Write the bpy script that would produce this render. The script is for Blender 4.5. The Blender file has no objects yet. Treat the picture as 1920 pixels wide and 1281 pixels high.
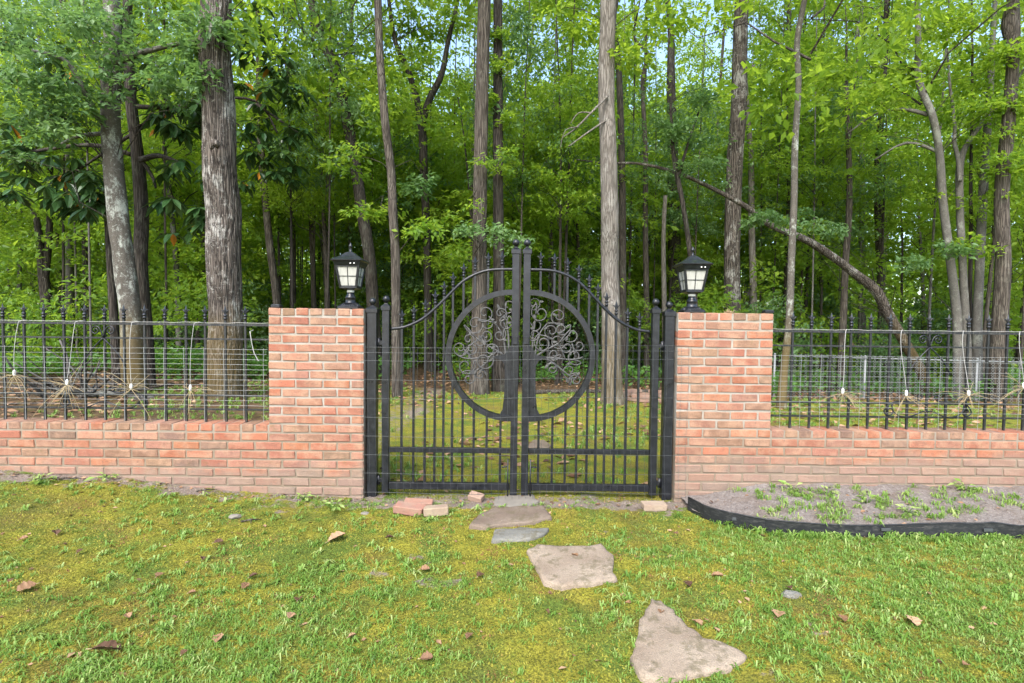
import bpy, bmesh, math, random
import numpy as np
from mathutils import Vector, Matrix, Euler

R = math.radians
rng = np.random.default_rng(7)
random.seed(7)
sc = bpy.context.scene
col = sc.collection

# ------------------------------------------------------------------ camera, world, sun, exposure
F_PX, CAM_Y, CAM_Z = 1000.0, -3.92, 1.30          # focal length in photo pixels (1920 wide)
cam_d = bpy.data.cameras.new('camera')
cam_d.sensor_width = 36.0
cam_d.lens = F_PX / 1920.0 * 36.0
cam_d.clip_start, cam_d.clip_end = 0.05, 1500.0
cam = bpy.data.objects.new('camera', cam_d)
col.objects.link(cam)
cam.location = (0.0, CAM_Y, CAM_Z)
cam.rotation_euler = (R(90 - 2.0), R(-0.65), 0.0)
sc.camera = cam
CAM_R = Euler(cam.rotation_euler).to_matrix()

SUN_EL, SUN_AZ = 48.0, 198.0                        # azimuth clockwise from +Y (sun stands behind the viewer)
world = bpy.data.worlds.new('World')
sc.world = world
world.use_nodes = True
wn = world.node_tree
bg = wn.nodes['Background']
sky = wn.nodes.new('ShaderNodeTexSky')
sky.sky_type = 'NISHITA'
sky.sun_disc = False
sky.sun_elevation = R(SUN_EL)
sky.sun_rotation = R(SUN_AZ)
sky.air_density, sky.dust_density, sky.ozone_density = 1.0, 2.0, 0.6
wn.links.new(sky.outputs[0], bg.inputs[0])
bg.inputs[1].default_value = 0.15
sun_d = bpy.data.lights.new('sun', 'SUN')
sun_d.energy, sun_d.angle, sun_d.color = 1.5, R(35), (1.0, 0.975, 0.94)
sun = bpy.data.objects.new('sun', sun_d)
col.objects.link(sun)
_sd = Vector((math.sin(R(SUN_AZ)) * math.cos(R(SUN_EL)), math.cos(R(SUN_AZ)) * math.cos(R(SUN_EL)), math.sin(R(SUN_EL))))
sun.rotation_euler = _sd.to_track_quat('Z', 'Y').to_euler()

vs = sc.view_settings
vs.view_transform = 'Standard'
vs.look = 'None'
vs.exposure = 1.88
vs.gamma = 1.0
vs.use_curve_mapping = False
sc.render.engine = 'CYCLES'
cy = sc.cycles
cy.max_bounces, cy.diffuse_bounces, cy.glossy_bounces, cy.transmission_bounces = 5, 4, 2, 4
cy.use_adaptive_sampling = True
cy.adaptive_threshold = 0.018
cy.transparent_max_bounces = 4
cy.use_denoising = True
cy.caustics_reflective = cy.caustics_refractive = False


def P(px, py, Y):
    """point of the plane y = Y that the photo shows at pixel px, py"""
    d = CAM_R @ Vector(((px - 960) / F_PX, -(py - 640.5) / F_PX, -1.0))
    t = (Y - CAM_Y) / d.y
    return Vector((t * d.x, Y, CAM_Z + t * d.z))


# ------------------------------------------------------------------ noise
def _hash(ix, iy, s):
    n = (ix * 374761393 + iy * 668265263 + s * 2147483647) & 0xFFFFFFFF
    n = ((n ^ (n >> 13)) * 1274126177) & 0xFFFFFFFF
    return ((n ^ (n >> 16)) & 0xFFFF) / 65535.0


def vnoise(x, y, s=0):
    x = np.asarray(x, float); y = np.asarray(y, float)
    ix = np.floor(x).astype(np.int64); iy = np.floor(y).astype(np.int64)
    fx = x - ix; fy = y - iy
    fx = fx * fx * (3 - 2 * fx); fy = fy * fy * (3 - 2 * fy)
    a = _hash(ix, iy, s); b = _hash(ix + 1, iy, s); c = _hash(ix, iy + 1, s); d = _hash(ix + 1, iy + 1, s)
    return (a * (1 - fx) + b * fx) * (1 - fy) + (c * (1 - fx) + d * fx) * fy


def fbm(x, y, s=0, o=4):
    v = 0; a = 0.5; t = 0
    for k in range(o):
        v = v + a * vnoise(np.asarray(x) * 2 ** k, np.asarray(y) * 2 ** k, s + k); t += a; a *= 0.5
    return v / t


def sstep(a, b, x):
    t = np.clip((np.asarray(x, float) - a) / (b - a), 0, 1)
    return t * t * (3 - 2 * t)


def gz(x, y):
    """height of the ground"""
    x = np.asarray(x, float); y = np.asarray(y, float)
    near = np.clip(1 + y * 0.4, 0, 1)
    z = 0.16 * sstep(-1.1, -3.9, x) * near
    z = z - 0.012 * sstep(-0.25, -0.05, y) * sstep(1.5, 0.9, np.abs(x - 0.07))
    z = z - 0.25 * sstep(4.0, 9.0, y) * sstep(1.0, 5.0, x)
    z = z + (fbm(x * 0.9, y * 0.9, 3) - 0.5) * 0.05
    z = z + (fbm(x * 0.25, y * 0.25, 5, 2) - 0.5) * 0.5 * sstep(6, 16, y)
    return z


# ------------------------------------------------------------------ materials
MATS = {}


class NT:
    def __init__(self, name):
        self.m = bpy.data.materials.new(name); self.m.use_nodes = True
        self.t = self.m.node_tree; self.n = self.t.nodes
        self.b = self.n['Principled BSDF']; self.out = self.n['Material Output']
        self.co = self.n.new('ShaderNodeTexCoord').outputs['Object']
        MATS[name] = self.m

    def link(self, a, b): self.t.links.new(a, b)

    def mapping(self, scale, src=None):
        m = self.n.new('ShaderNodeMapping'); m.inputs['Scale'].default_value = scale
        self.link(src or self.co, m.inputs['Vector']); return m.outputs[0]

    def noise(self, s, d=4, r=0.55, src=None, dist=0.0):
        n = self.n.new('ShaderNodeTexNoise'); n.inputs['Scale'].default_value = s
        n.inputs['Detail'].default_value = d; n.inputs['Roughness'].default_value = r
        n.inputs['Distortion'].default_value = dist
        self.link(src or self.co, n.inputs['Vector']); return n.outputs['Fac']

    def voro(self, s, src=None, feat='F1', out='Distance'):
        n = self.n.new('ShaderNodeTexVoronoi'); n.feature = feat; n.inputs['Scale'].default_value = s
        self.link(src or self.co, n.inputs['Vector']); return n.outputs[out]

    def ramp(self, src, stops):
        n = self.n.new('ShaderNodeValToRGB'); e = n.color_ramp.elements
        while len(e) < len(stops): e.new(0.5)
        for k, (p, c) in enumerate(stops):
            e[k].position = p
            e[k].color = (c, c, c, 1) if isinstance(c, (int, float)) else (*c, 1)
        self.link(src, n.inputs[0]); return n.outputs[0]

    def mix(self, f, a, b, mode='MIX'):
        n = self.n.new('ShaderNodeMix'); n.data_type = 'RGBA'; n.blend_type = mode
        for s, v in ((n.inputs[0], f), (n.inputs[6], a), (n.inputs[7], b)):
            if isinstance(v, (int, float)): s.default_value = v
            elif isinstance(v, tuple): s.default_value = (*v, 1)
            else: self.link(v, s)
        return n.outputs[2]

    def math(self, op, a, b=0.0):
        n = self.n.new('ShaderNodeMath'); n.operation = op
        for s, v in ((n.inputs[0], a), (n.inputs[1], b)):
            if isinstance(v, (int, float)): s.default_value = v
            else: self.link(v, s)
        return n.outputs[0]

    def bump(self, h, strength=0.5, dist=0.01, prev=None):
        n = self.n.new('ShaderNodeBump'); n.inputs['Strength'].default_value = strength
        n.inputs['Distance'].default_value = dist
        self.link(h, n.inputs['Height'])
        if prev is not None: self.link(prev, n.inputs['Normal'])
        self.link(n.outputs[0], self.b.inputs['Normal']); return n.outputs[0]

    def set(self, color=None, rough=None, spec=None, metal=None):
        for key, v in (('Base Color', color), ('Roughness', rough), ('Specular IOR Level', spec), ('Metallic', metal)):
            if v is None: continue
            if isinstance(v, (int, float)): self.b.inputs[key].default_value = v
            elif isinstance(v, tuple): self.b.inputs[key].default_value = (*v, 1)
            else: self.link(v, self.b.inputs[key])
        return self

    def world(self):
        g = self.n.new('ShaderNodeNewGeometry'); return g.outputs['Position']


def make_materials():
    # bricks: the object's own colour, with kiln bloom, smudges and grit
    k = NT('brick'); w = k.world()
    oi = k.n.new('ShaderNodeObjectInfo')
    off = k.n.new('ShaderNodeVectorMath'); off.operation = 'ADD'
    k.link(w, off.inputs[0]); k.link(oi.outputs['Location'], off.inputs[1])
    a = k.noise(9, 5, 0.6, off.outputs[0]); b_ = k.noise(33, 5, 0.65, off.outputs[0]); g = k.noise(260, 3, 0.6, w)
    c = k.mix(k.math('MULTIPLY', k.ramp(a, [(0.42, 0.0), (0.64, 1.0)]), 0.7), oi.outputs['Color'], (0.36, 0.22, 0.145))
    c = k.mix(k.math('MULTIPLY', k.ramp(b_, [(0.53, 0.0), (0.72, 1.0)]), 0.55), c, (0.15, 0.09, 0.065))
    c = k.mix(0.55, c, k.ramp(g, [(0.3, 0.32), (0.7, 0.78)]), 'OVERLAY')
    sp = k.voro(16, off.outputs[0])
    c = k.mix(k.math('MULTIPLY', k.ramp(sp, [(0.04, 1.0), (0.13, 0.0)]), 0.55), c, (0.10, 0.08, 0.07))
    # splashed earth on the lowest courses, its edge broken up
    sep = k.n.new('ShaderNodeSeparateXYZ'); k.link(w, sep.inputs[0])
    dz = k.math('ADD', sep.outputs[2], k.math('MULTIPLY', k.noise(5, 4, 0.6, w), -0.30))
    right = k.math('MULTIPLY_ADD', sep.outputs[0], 0.08)
    dz2 = k.math('SUBTRACT', dz, k.math('MULTIPLY', k.math('MAXIMUM', sep.outputs[0], 0.0), 0.045))
    c = k.mix(k.math('MULTIPLY', k.ramp(dz2, [(0.0, 1.0), (0.10, 0.0)]), 0.62), c, (0.22, 0.175, 0.14))
    mo = k.math('MULTIPLY', k.ramp(k.noise(7, 5, 0.7, w), [(0.60, 0.0), (0.70, 1.0)]), 0.35)
    c = k.mix(mo, c, (0.13, 0.13, 0.05))
    k.set(c, 0.9, 0.2); k.bump(k.mix(0.5, g, b_), 0.9, 0.008)

    k = NT('mortar'); w = k.world()
    n1 = k.noise(6, 5, 0.6, w); n2 = k.noise(150, 3, 0.6, w)
    c = k.mix(k.ramp(n1, [(0.35, 0.0), (0.65, 1.0)]), (0.34, 0.315, 0.275), (0.23, 0.20, 0.16))
    sep = k.n.new('ShaderNodeSeparateXYZ'); k.link(w, sep.inputs[0])
    lo = k.ramp(k.math('ADD', sep.outputs[2], k.math('MULTIPLY', n1, 0.2)), [(0.50, 1.0), (0.72, 0.0)])
    c = k.mix(k.math('MULTIPLY', lo, 0.8), c, (0.19, 0.145, 0.10))
    k.set(c, 0.95, 0.15); k.bump(n2, 0.6, 0.004)

    k = NT('black_paint')
    n1 = k.noise(14, 4); n2 = k.noise(220, 3); w = k.world(); n3 = k.noise(26, 5, 0.7, w)
    c = k.mix(k.ramp(n3, [(0.45, 0.0), (0.8, 1.0)]), (0.006, 0.007, 0.010), (0.026, 0.028, 0.033))
    k.set(c, k.ramp(n1, [(0.3, 0.26), (0.7, 0.48)]), 0.45); k.bump(n2, 0.15, 0.002)

    k = NT('weathered_iron')
    n3 = k.noise(30, 5, 0.7)
    c = k.mix(k.ramp(n3, [(0.35, 0.0), (0.7, 1.0)]), (0.025, 0.025, 0.028), (0.10, 0.096, 0.088))
    k.set(c, 0.55, 0.5)

    k = NT('rail_paint')
    n3 = k.noise(60, 5, 0.75, k.mapping((1, 1, 0.25)))
    c = k.mix(k.ramp(n3, [(0.5, 0.0), (0.75, 1.0)]), (0.012, 0.013, 0.015), (0.10, 0.095, 0.085))
    k.set(c, 0.45, 0.45)

    k = NT('galvanised_wire'); k.set((0.36, 0.37, 0.37), 0.45, 0.5, 0.3)
    k = NT('coated_wire'); k.set((0.075, 0.082, 0.085), 0.3, 0.5, 0.2)
    k = NT('chain_link_wire'); k.set((0.19, 0.20, 0.20), 0.5, 0.5, 0.1)
    k = NT('white_plastic'); k.set(k.mix(k.noise(30), (0.72, 0.72, 0.70), (0.55, 0.54, 0.50)), 0.4, 0.4)
    k = NT('cord'); k.set((0.40, 0.39, 0.37), 0.6, 0.3)
    k = NT('straw'); k.set(k.mix(k.noise(12), (0.29, 0.215, 0.115), (0.41, 0.335, 0.20)), 0.7, 0.2)
    k = NT('pane_glass')
    n = k.noise(9, 4, 0.7, k.mapping((8, 8, 1.2)))
    k.set(k.mix(k.ramp(n, [(0.3, 0.0), (0.7, 1.0)]), (0.42, 0.415, 0.375), (0.31, 0.305, 0.28)), 0.25, 0.5)
    k = NT('edging_plastic')
    n = k.noise(25, 5, 0.7, k.mapping((1, 1, 3)))
    k.set(k.mix(k.ramp(n, [(0.5, 0.0), (0.75, 1.0)]), (0.014, 0.015, 0.017), (0.07, 0.068, 0.064)), 0.5, 0.4)
    k.bump(k.noise(40, 3), 0.2, 0.004)
    k = NT('concrete'); k.set(k.mix(k.noise(20, 5), (0.15, 0.135, 0.11), (0.22, 0.20, 0.165)), 0.9, 0.2); k.bump(k.noise(120), 0.5, 0.004)

    # flagstones
    for nm, c1, c2 in (('flagstone_tan', (0.215, 0.165, 0.12), (0.315, 0.255, 0.19)), ('flagstone_grey', (0.14, 0.138, 0.12), (0.21, 0.20, 0.17)), ('flagstone_brown', (0.14, 0.105, 0.078), (0.21, 0.165, 0.125))):
        k = NT(nm); n1 = k.noise(4, 5, 0.6); n2 = k.noise(18, 5, 0.65); n3 = k.noise(160, 3)
        c = k.mix(k.ramp(n1, [(0.35, 0.0), (0.65, 1.0)]), c1, c2)
        c = k.mix(k.math('MULTIPLY', k.ramp(n2, [(0.50, 0.0), (0.64, 1.0)]), 0.6), c, (0.10, 0.085, 0.045))
        c = k.mix(k.ramp(k.voro(11), [(0.03, 0.7), (0.06, 0.0)]), c, (0.40, 0.38, 0.33))
        c = k.mix(0.45, c, k.ramp(n3, [(0.3, 0.3), (0.7, 0.72)]), 'OVERLAY')
        k.set(c, 0.9, 0.15); k.bump(k.mix(0.5, n3, n2), 0.9, 0.012)

    # ground: moss over grey sandy soil, brown forest floor further back
    k = NT('ground'); w = k.world()
    a = k.noise(1.6, 5, 0.6, w); b_ = k.noise(7.5, 5, 0.65, w); f = k.noise(95, 4, 0.7, w); h = k.noise(330, 3, 0.7, w); d_ = k.noise(2.7, 4, 0.6, w, 0.4)
    moss = k.mix(k.ramp(b_, [(0.36, 0.0), (0.62, 1.0)]), (0.20, 0.19, 0.026), (0.31, 0.285, 0.036))
    moss = k.mix(k.ramp(d_, [(0.45, 0.0), (0.62, 1.0)]), moss, (0.12, 0.18, 0.03))
    moss = k.mix(k.math('MULTIPLY', k.ramp(a, [(0.5, 0.0), (0.66, 1.0)]), 0.55), moss, (0.20, 0.12, 0.045))
    moss = k.mix(k.math('MULTIPLY', k.ramp(f, [(0.42, 1.0), (0.56, 0.0)]), 0.75), moss, (0.045, 0.05, 0.012))  # crevice shade painted into the moss colour where the bump dips
    soil = k.mix(k.ramp(f, [(0.35, 0.0), (0.65, 1.0)]), (0.13, 0.095, 0.07), (0.28, 0.235, 0.195))
    at = k.n.new('ShaderNodeAttribute'); at.attribute_name = 'soil'
    sm = k.math('ADD', at.outputs['Fac'], k.math('MULTIPLY', k.math('SUBTRACT', k.noise(13, 5, 0.7, w), 0.5), 0.9))
    c = k.mix(k.ramp(sm, [(0.46, 0.0), (0.58, 1.0)]), moss, soil)
    fl = k.mix(k.ramp(k.noise(5, 6, 0.7, w), [(0.4, 0.0), (0.62, 1.0)]), (0.055, 0.036, 0.02), (0.13, 0.085, 0.05))
    at2 = k.n.new('ShaderNodeAttribute'); at2.attribute_name = 'floor'
    fm = k.math('ADD', at2.outputs['Fac'], k.math('MULTIPLY', k.math('SUBTRACT', b_, 0.5), 0.7))
    c = k.mix(k.ramp(fm, [(0.42, 0.0), (0.6, 1.0)]), c, fl)
    k.set(c, 0.95, 0.1); n_ = k.bump(f, 0.8, 0.015); k.bump(h, 0.6, 0.004, n_)

    k = NT('bed_soil'); w = k.world()
    f = k.noise(60, 5, 0.75, w); g = k.voro(190, w); a = k.noise(4, 4, 0.6, w)
    c = k.mix(k.ramp(f, [(0.35, 0.0), (0.65, 1.0)]), (0.135, 0.112, 0.096), (0.29, 0.26, 0.235))
    c = k.mix(k.math('MULTIPLY', k.ramp(a, [(0.45, 0.0), (0.65, 1.0)]), 0.5), c, (0.13, 0.09, 0.06))
    c = k.mix(0.35, c, k.ramp(g, [(0.1, 0.75), (0.7, 0.3)]), 'OVERLAY')
    k.set(c, 0.95, 0.1); n_ = k.bump(g, 0.8, 0.006); k.bump(f, 0.5, 0.01, n_)

    # leaves: colour per leaf, some light comes through
    def leaf(name, stops, trans, rough=0.5, tf=0.4, vary=0.25):
        k = NT(name)
        at = k.n.new('ShaderNodeAttribute'); at.attribute_name = 'shade'
        oi = k.n.new('ShaderNodeObjectInfo')
        v = k.math('ADD', at.outputs['Fac'], k.math('MULTIPLY', k.math('SUBTRACT', oi.outputs['Random'], 0.5), vary))
        c = k.ramp(v, stops)
        k.set(c, rough, 0.35)
        tr = k.n.new('ShaderNodeBsdfTranslucent')
        k.link(k.mix(0.5, c, trans), tr.inputs[0])
        mx = k.n.new('ShaderNodeMixShader'); mx.inputs[0].default_value = tf
        k.link(k.b.outputs[0], mx.inputs[1]); k.link(tr.outputs[0], mx.inputs[2]); k.link(mx.outputs[0], k.out.inputs[0])
    leaf('leaf_canopy', [(0.0, (0.07, 0.1545, 0.013)), (0.5, (0.14, 0.2461, 0.0194)), (1.0, (0.2741, 0.3663, 0.0324))], (0.58, 0.78, 0.06), tf=0.56)
    leaf('leaf_understory', [(0.0, (0.0655, 0.1468, 0.0157)), (0.5, (0.1383, 0.2554, 0.0246)), (1.0, (0.2766, 0.383, 0.0448))], (0.58, 0.78, 0.06), tf=0.56)
    leaf('leaf_blue', [(0.0, (0.0544, 0.1155, 0.0368)), (0.5, (0.1087, 0.2021, 0.0683)), (1.0, (0.2053, 0.3119, 0.126))], (0.30, 0.52, 0.10), tf=0.42)
    leaf('leaf_dark', [(0.0, (0.014, 0.045, 0.014)), (0.85, (0.055, 0.115, 0.035)), (0.93, (0.06, 0.12, 0.03)), (0.96, (0.45, 0.17, 0.02)), (1.0, (0.5, 0.22, 0.03))], (0.10, 0.16, 0.02), rough=0.28, tf=0.15, vary=0.0)
    leaf('leaf_ground', [(0.0, (0.045, 0.13, 0.025)), (1.0, (0.12, 0.25, 0.05))], (0.3, 0.55, 0.07), tf=0.42)
    leaf('grass', [(0.0, (0.085, 0.175, 0.025)), (0.55, (0.175, 0.30, 0.05)), (1.0, (0.36, 0.43, 0.15))], (0.38, 0.5, 0.07), rough=0.45, tf=0.35, vary=0)
    leaf('moss', [(0.0, (0.085, 0.12, 0.018)), (0.4, (0.24, 0.235, 0.03)), (0.85, (0.39, 0.35, 0.06)), (0.93, (0.33, 0.24, 0.06)), (1.0, (0.22, 0.11, 0.045))], (0.42, 0.39, 0.05), rough=0.8, tf=0.3, vary=0)
    leaf('litter', [(0.0, (0.07, 0.035, 0.02)), (0.5, (0.22, 0.12, 0.06)), (1.0, (0.42, 0.27, 0.16))], (0.3, 0.15, 0.06), rough=0.7, tf=0.1, vary=0)

    # barks
    def bark(name, c1, c2, lich, amt, sc_=(70, 70, 7), dist=0.02, moss=0.0, furrow=True, spots=0.0):
        k = NT(name); w = k.co
        n0 = k.n.new('ShaderNodeTexNoise'); n0.inputs['Scale'].default_value = 4; k.link(w, n0.inputs['Vector'])
        wob = k.n.new('ShaderNodeVectorMath'); wob.operation = 'MULTIPLY_ADD'; k.link(n0.outputs['Color'], wob.inputs[0]); wob.inputs[1].default_value = (0.05, 0.05, 0.12); k.link(w, wob.inputs[2])
        m = k.mapping(sc_, wob.outputs[0])
        n1 = k.noise(1.0, 6, 0.7, m, 0.8); n2 = k.noise(2.2, 5, 0.6, w); n3 = k.noise(90, 4, 0.7, w)
        if furrow:
            v = k.voro(0.6, m, 'DISTANCE_TO_EDGE')
            hgt = k.mix(0.55, k.ramp(v, [(0.0, 0.0), (0.28, 1.0)]), n1)
        else: hgt = k.mix(0.35, n1, n3)
        hgt = k.mix(0.25, hgt, n3)
        c = k.mix(k.ramp(hgt, [(0.36, 0.0), (0.62, 1.0)]), c1, c2)
        c = k.mix(k.math('MULTIPLY', k.ramp(n2, [(0.38, 0.0), (0.66, 1.0)]), 0.5), c, tuple(q * 0.45 for q in c2))
        l = k.math('MULTIPLY', k.ramp(k.noise(3.5, 8, 0.78, k.mapping((1, 1, 0.6))), [(0.535, 0.0), (0.60, 1.0)]), k.ramp(hgt, [(0.36, 0.15), (0.52, 1.0)]))
        c = k.mix(k.math('MULTIPLY', l, amt), c, lich)
        if spots:
            sp = k.math('MULTIPLY', k.ramp(k.noise(16, 7, 0.8, w, 0.5), [(0.55, 0.0), (0.62, 1.0)]), k.ramp(n2, [(0.42, 0.0), (0.6, 1.0)]))
            c = k.mix(k.math('MULTIPLY', sp, spots), c, lich)
        if moss:
            sep = k.n.new('ShaderNodeSeparateXYZ'); k.link(k.world(), sep.inputs[0])
            mm = k.ramp(k.math('ADD', sep.outputs[2], k.math('MULTIPLY', n2, -1.6)), [(0.0, 1.0), (0.75, 0.0)])
            c = k.mix(k.math('MULTIPLY', mm, moss), c, (0.12, 0.085, 0.025))
        k.set(c, 0.9, 0.12); k.bump(hgt, 1.0, dist)
    bark('bark_oak', (0.0189, 0.0151, 0.0123), (0.1607, 0.1354, 0.1139), (0.42, 0.41, 0.37), 0.75, (60, 60, 2.0), 0.03, moss=0.6, spots=0.7)
    bark('bark_lichen', (0.0538, 0.0472, 0.0378), (0.1383, 0.1243, 0.1036), (0.36, 0.38, 0.33), 0.9, (26, 26, 14), 0.008, moss=0.7, furrow=False, spots=0.9)
    bark('bark_dark', (0.0198, 0.0169, 0.014), (0.0806, 0.0689, 0.0572), (0.15, 0.16, 0.12), 0.35, (60, 60, 3.5), 0.015)
    bark('bark_brown', (0.0307, 0.0251, 0.0204), (0.1252, 0.1074, 0.0886), (0.22, 0.21, 0.17), 0.35, (60, 60, 2.2), 0.02)
    bark('bark_pale', (0.0824, 0.0712, 0.0591), (0.2223, 0.2008, 0.1749), (0.30, 0.29, 0.26), 0.5, (60, 60, 2.4), 0.014, moss=0.4)
    bark('bark_grey', (0.0669, 0.0622, 0.0547), (0.1585, 0.1492, 0.1323), (0.24, 0.25, 0.21), 0.7, (20, 20, 14), 0.006, furrow=False, spots=0.4)


make_materials()


# ------------------------------------------------------------------ mesh helpers
class MB:
    def __init__(self): self.v = []; self.f = []; self.s = []

    def add(self, vs, fs, smooth=False):
        o = len(self.v); self.v.extend([tuple(p) for p in vs])
        for q in fs: self.f.append(tuple(i + o for i in q)); self.s.append(smooth)
        return self

    def box(self, a, b, bevel=0.0):
        (x0, y0, z0), (x1, y1, z1) = a, b
        if bevel <= 0:
            return self.add([(x0, y0, z0), (x1, y0, z0), (x1, y1, z0), (x0, y1, z0), (x0, y0, z1), (x1, y0, z1), (x1, y1, z1), (x0, y1, z1)],
                            [(0, 3, 2, 1), (4, 5, 6, 7), (0, 1, 5, 4), (1, 2, 6, 5), (2, 3, 7, 6), (3, 0, 4, 7)])
        bm = bmesh.new(); bmesh.ops.create_cube(bm, size=1.0)
        for v in bm.verts:
            v.co = Vector(((x0 + x1) / 2 + v.co.x * (x1 - x0), (y0 + y1) / 2 + v.co.y * (y1 - y0), (z0 + z1) / 2 + v.co.z * (z1 - z0)))
        bmesh.ops.bevel(bm, geom=bm.edges[:], offset=bevel, segments=1, affect='EDGES')
        bm.verts.index_update()
        self.add([v.co[:] for v in bm.verts], [[v.index for v in f.verts] for f in bm.faces]); bm.free(); return self

    def tube(self, pts, rad, n=6, cap=True, smooth=True, flat=None):
        pts = [Vector(p) for p in pts]; m = len(pts)
        if not hasattr(rad, '__len__'): rad = [rad] * m
        vs = []; prev = None
        for i, p in enumerate(pts):
            t = (pts[min(i + 1, m - 1)] - pts[max(i - 1, 0)])
            t = t.normalized() if t.length > 1e-9 else Vector((0, 0, 1))
            if prev is None:
                u = t.cross(Vector((0, 1, 0)) if abs(t.y) < 0.9 else Vector((1, 0, 0)))
            else:
                u = prev - t * prev.dot(t)
            if u.length < 1e-6: u = t.orthogonal()
            u.normalize(); prev = u; w = t.cross(u)
            for k in range(n):
                a = 2 * math.pi * (k + 0.5) / n
                if flat: vs.append(p + u * math.cos(a) * rad[i] + w * math.sin(a) * rad[i] * flat)
                else: vs.append(p + (u * math.cos(a) + w * math.sin(a)) * rad[i])
        fs = [(i * n + k, i * n + (k + 1) % n, (i + 1) * n + (k + 1) % n, (i + 1) * n + k) for i in range(m - 1) for k in range(n)]
        if cap: fs += [tuple(range(n - 1, -1, -1)), tuple(range((m - 1) * n, m * n))]
        return self.add(vs, fs, smooth)

    def lathe(self, prof, c=(0, 0, 0), n=16, smooth=True):
        vs = []; m = len(prof)
        for r, z in prof:
            for k in range(n):
                a = 2 * math.pi * k / n
                vs.append((c[0] + r * math.cos(a), c[1] + r * math.sin(a), c[2] + z))
        fs = [(i * n + k, i * n + (k + 1) % n, (i + 1) * n + (k + 1) % n, (i + 1) * n + k) for i in range(m - 1) for k in range(n)]
        fs += [tuple(range(n - 1, -1, -1)), tuple(range((m - 1) * n, m * n))]
        return self.add(vs, fs, smooth)

    def frustum(self, prof, c=(0, 0, 0)):
        """square rings, half width and height"""
        vs = []
        for h, z in prof:
            vs += [(c[0] - h, c[1] - h, c[2] + z), (c[0] + h, c[1] - h, c[2] + z), (c[0] + h, c[1] + h, c[2] + z), (c[0] - h, c[1] + h, c[2] + z)]
        m = len(prof)
        fs = [(i * 4 + k, i * 4 + (k + 1) % 4, i * 4 + 4 + (k + 1) % 4, i * 4 + 4 + k) for i in range(m - 1) for k in range(4)]
        fs += [(3, 2, 1, 0), tuple(range((m - 1) * 4, m * 4))]
        return self.add(vs, fs)

    def prism(self, poly, y0, y1):
        """outline in x, z pulled from y0 to y1"""
        n = len(poly)
        vs = [(x, y0, z) for x, z in poly] + [(x, y1, z) for x, z in poly]
        fs = [tuple(range(n)), tuple(range(2 * n - 1, n - 1, -1))] + [(k + n, (k + 1) % n + n, (k + 1) % n, k) for k in range(n)]
        return self.add(vs, fs)

    def mesh(self, name, mat):
        me = bpy.data.meshes.new(name); me.from_pydata(self.v, [], self.f)
        me.polygons.foreach_set('use_smooth', self.s); me.materials.append(MATS[mat]); me.update(); return me

    def build(self, name, mat, parent=None): return obj(name, self.mesh(name, mat), parent)


def obj(name, me, parent=None, loc=None):
    o = bpy.data.objects.new(name, me); col.objects.link(o)
    if parent is not None: o.parent = parent
    if loc is not None: o.location = loc
    return o


def empty(name, loc=(0, 0, 0), rz=0.0):
    o = bpy.data.objects.new(name, None); col.objects.link(o)
    o.location = loc; o.rotation_euler.z = rz; o.empty_display_size = 0.1
    return o


def tag(o, label=None, cat=None, group=None, kind=None):
    if label: o['label'] = label
    if cat: o['category'] = cat
    if group: o['group'] = group
    if kind: o['kind'] = kind
    return o


def np_mesh(name, verts, polys, mat, attr=None, smooth=False):
    """verts (N,3); polys: list of (M,k) index arrays; attr: dict of per-face arrays in the same order"""
    me = bpy.data.meshes.new(name)
    me.vertices.add(len(verts)); me.vertices.foreach_set('co', np.asarray(verts, np.float32).ravel())
    nl = sum(p.size for p in polys); npoly = sum(len(p) for p in polys)
    me.loops.add(nl); me.polygons.add(npoly)
    me.loops.foreach_set('vertex_index', np.concatenate([p.ravel() for p in polys]).astype(np.int32))
    tot = np.concatenate([np.full(len(p), p.shape[1]) for p in polys])
    st = np.concatenate([[0], np.cumsum(tot)[:-1]])
    me.polygons.foreach_set('loop_start', st.astype(np.int32))
    try: me.polygons.foreach_set('loop_total', tot.astype(np.int32))
    except Exception: pass
    me.polygons.foreach_set('use_smooth', np.full(npoly, smooth))
    me.materials.append(MATS[mat])
    if attr:
        for kx, arr in attr.items():
            a = me.attributes.new(kx, 'FLOAT', 'FACE'); a.data.foreach_set('value', np.asarray(arr, np.float32))
    me.update(calc_edges=True); me.validate()
    return me


def unit(a):
    return a / np.maximum(np.linalg.norm(a, axis=1, keepdims=True), 1e-9)


def leaf_arrays(c, d, nrm, L, W, droop=0.15):
    d = unit(d); s = unit(np.cross(d, nrm)); n = np.cross(s, d)
    L = np.asarray(L).reshape(-1, 1); W = np.asarray(W).reshape(-1, 1)
    b = c; t = c + d * L - n * L * droop
    m = c + d * L * 0.45 + n * L * 0.04
    v = np.stack([b, m + s * W * 0.5, t, m - s * W * 0.5], 1).reshape(-1, 3)
    return v, np.arange(len(c) * 4).reshape(-1, 4)


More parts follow.
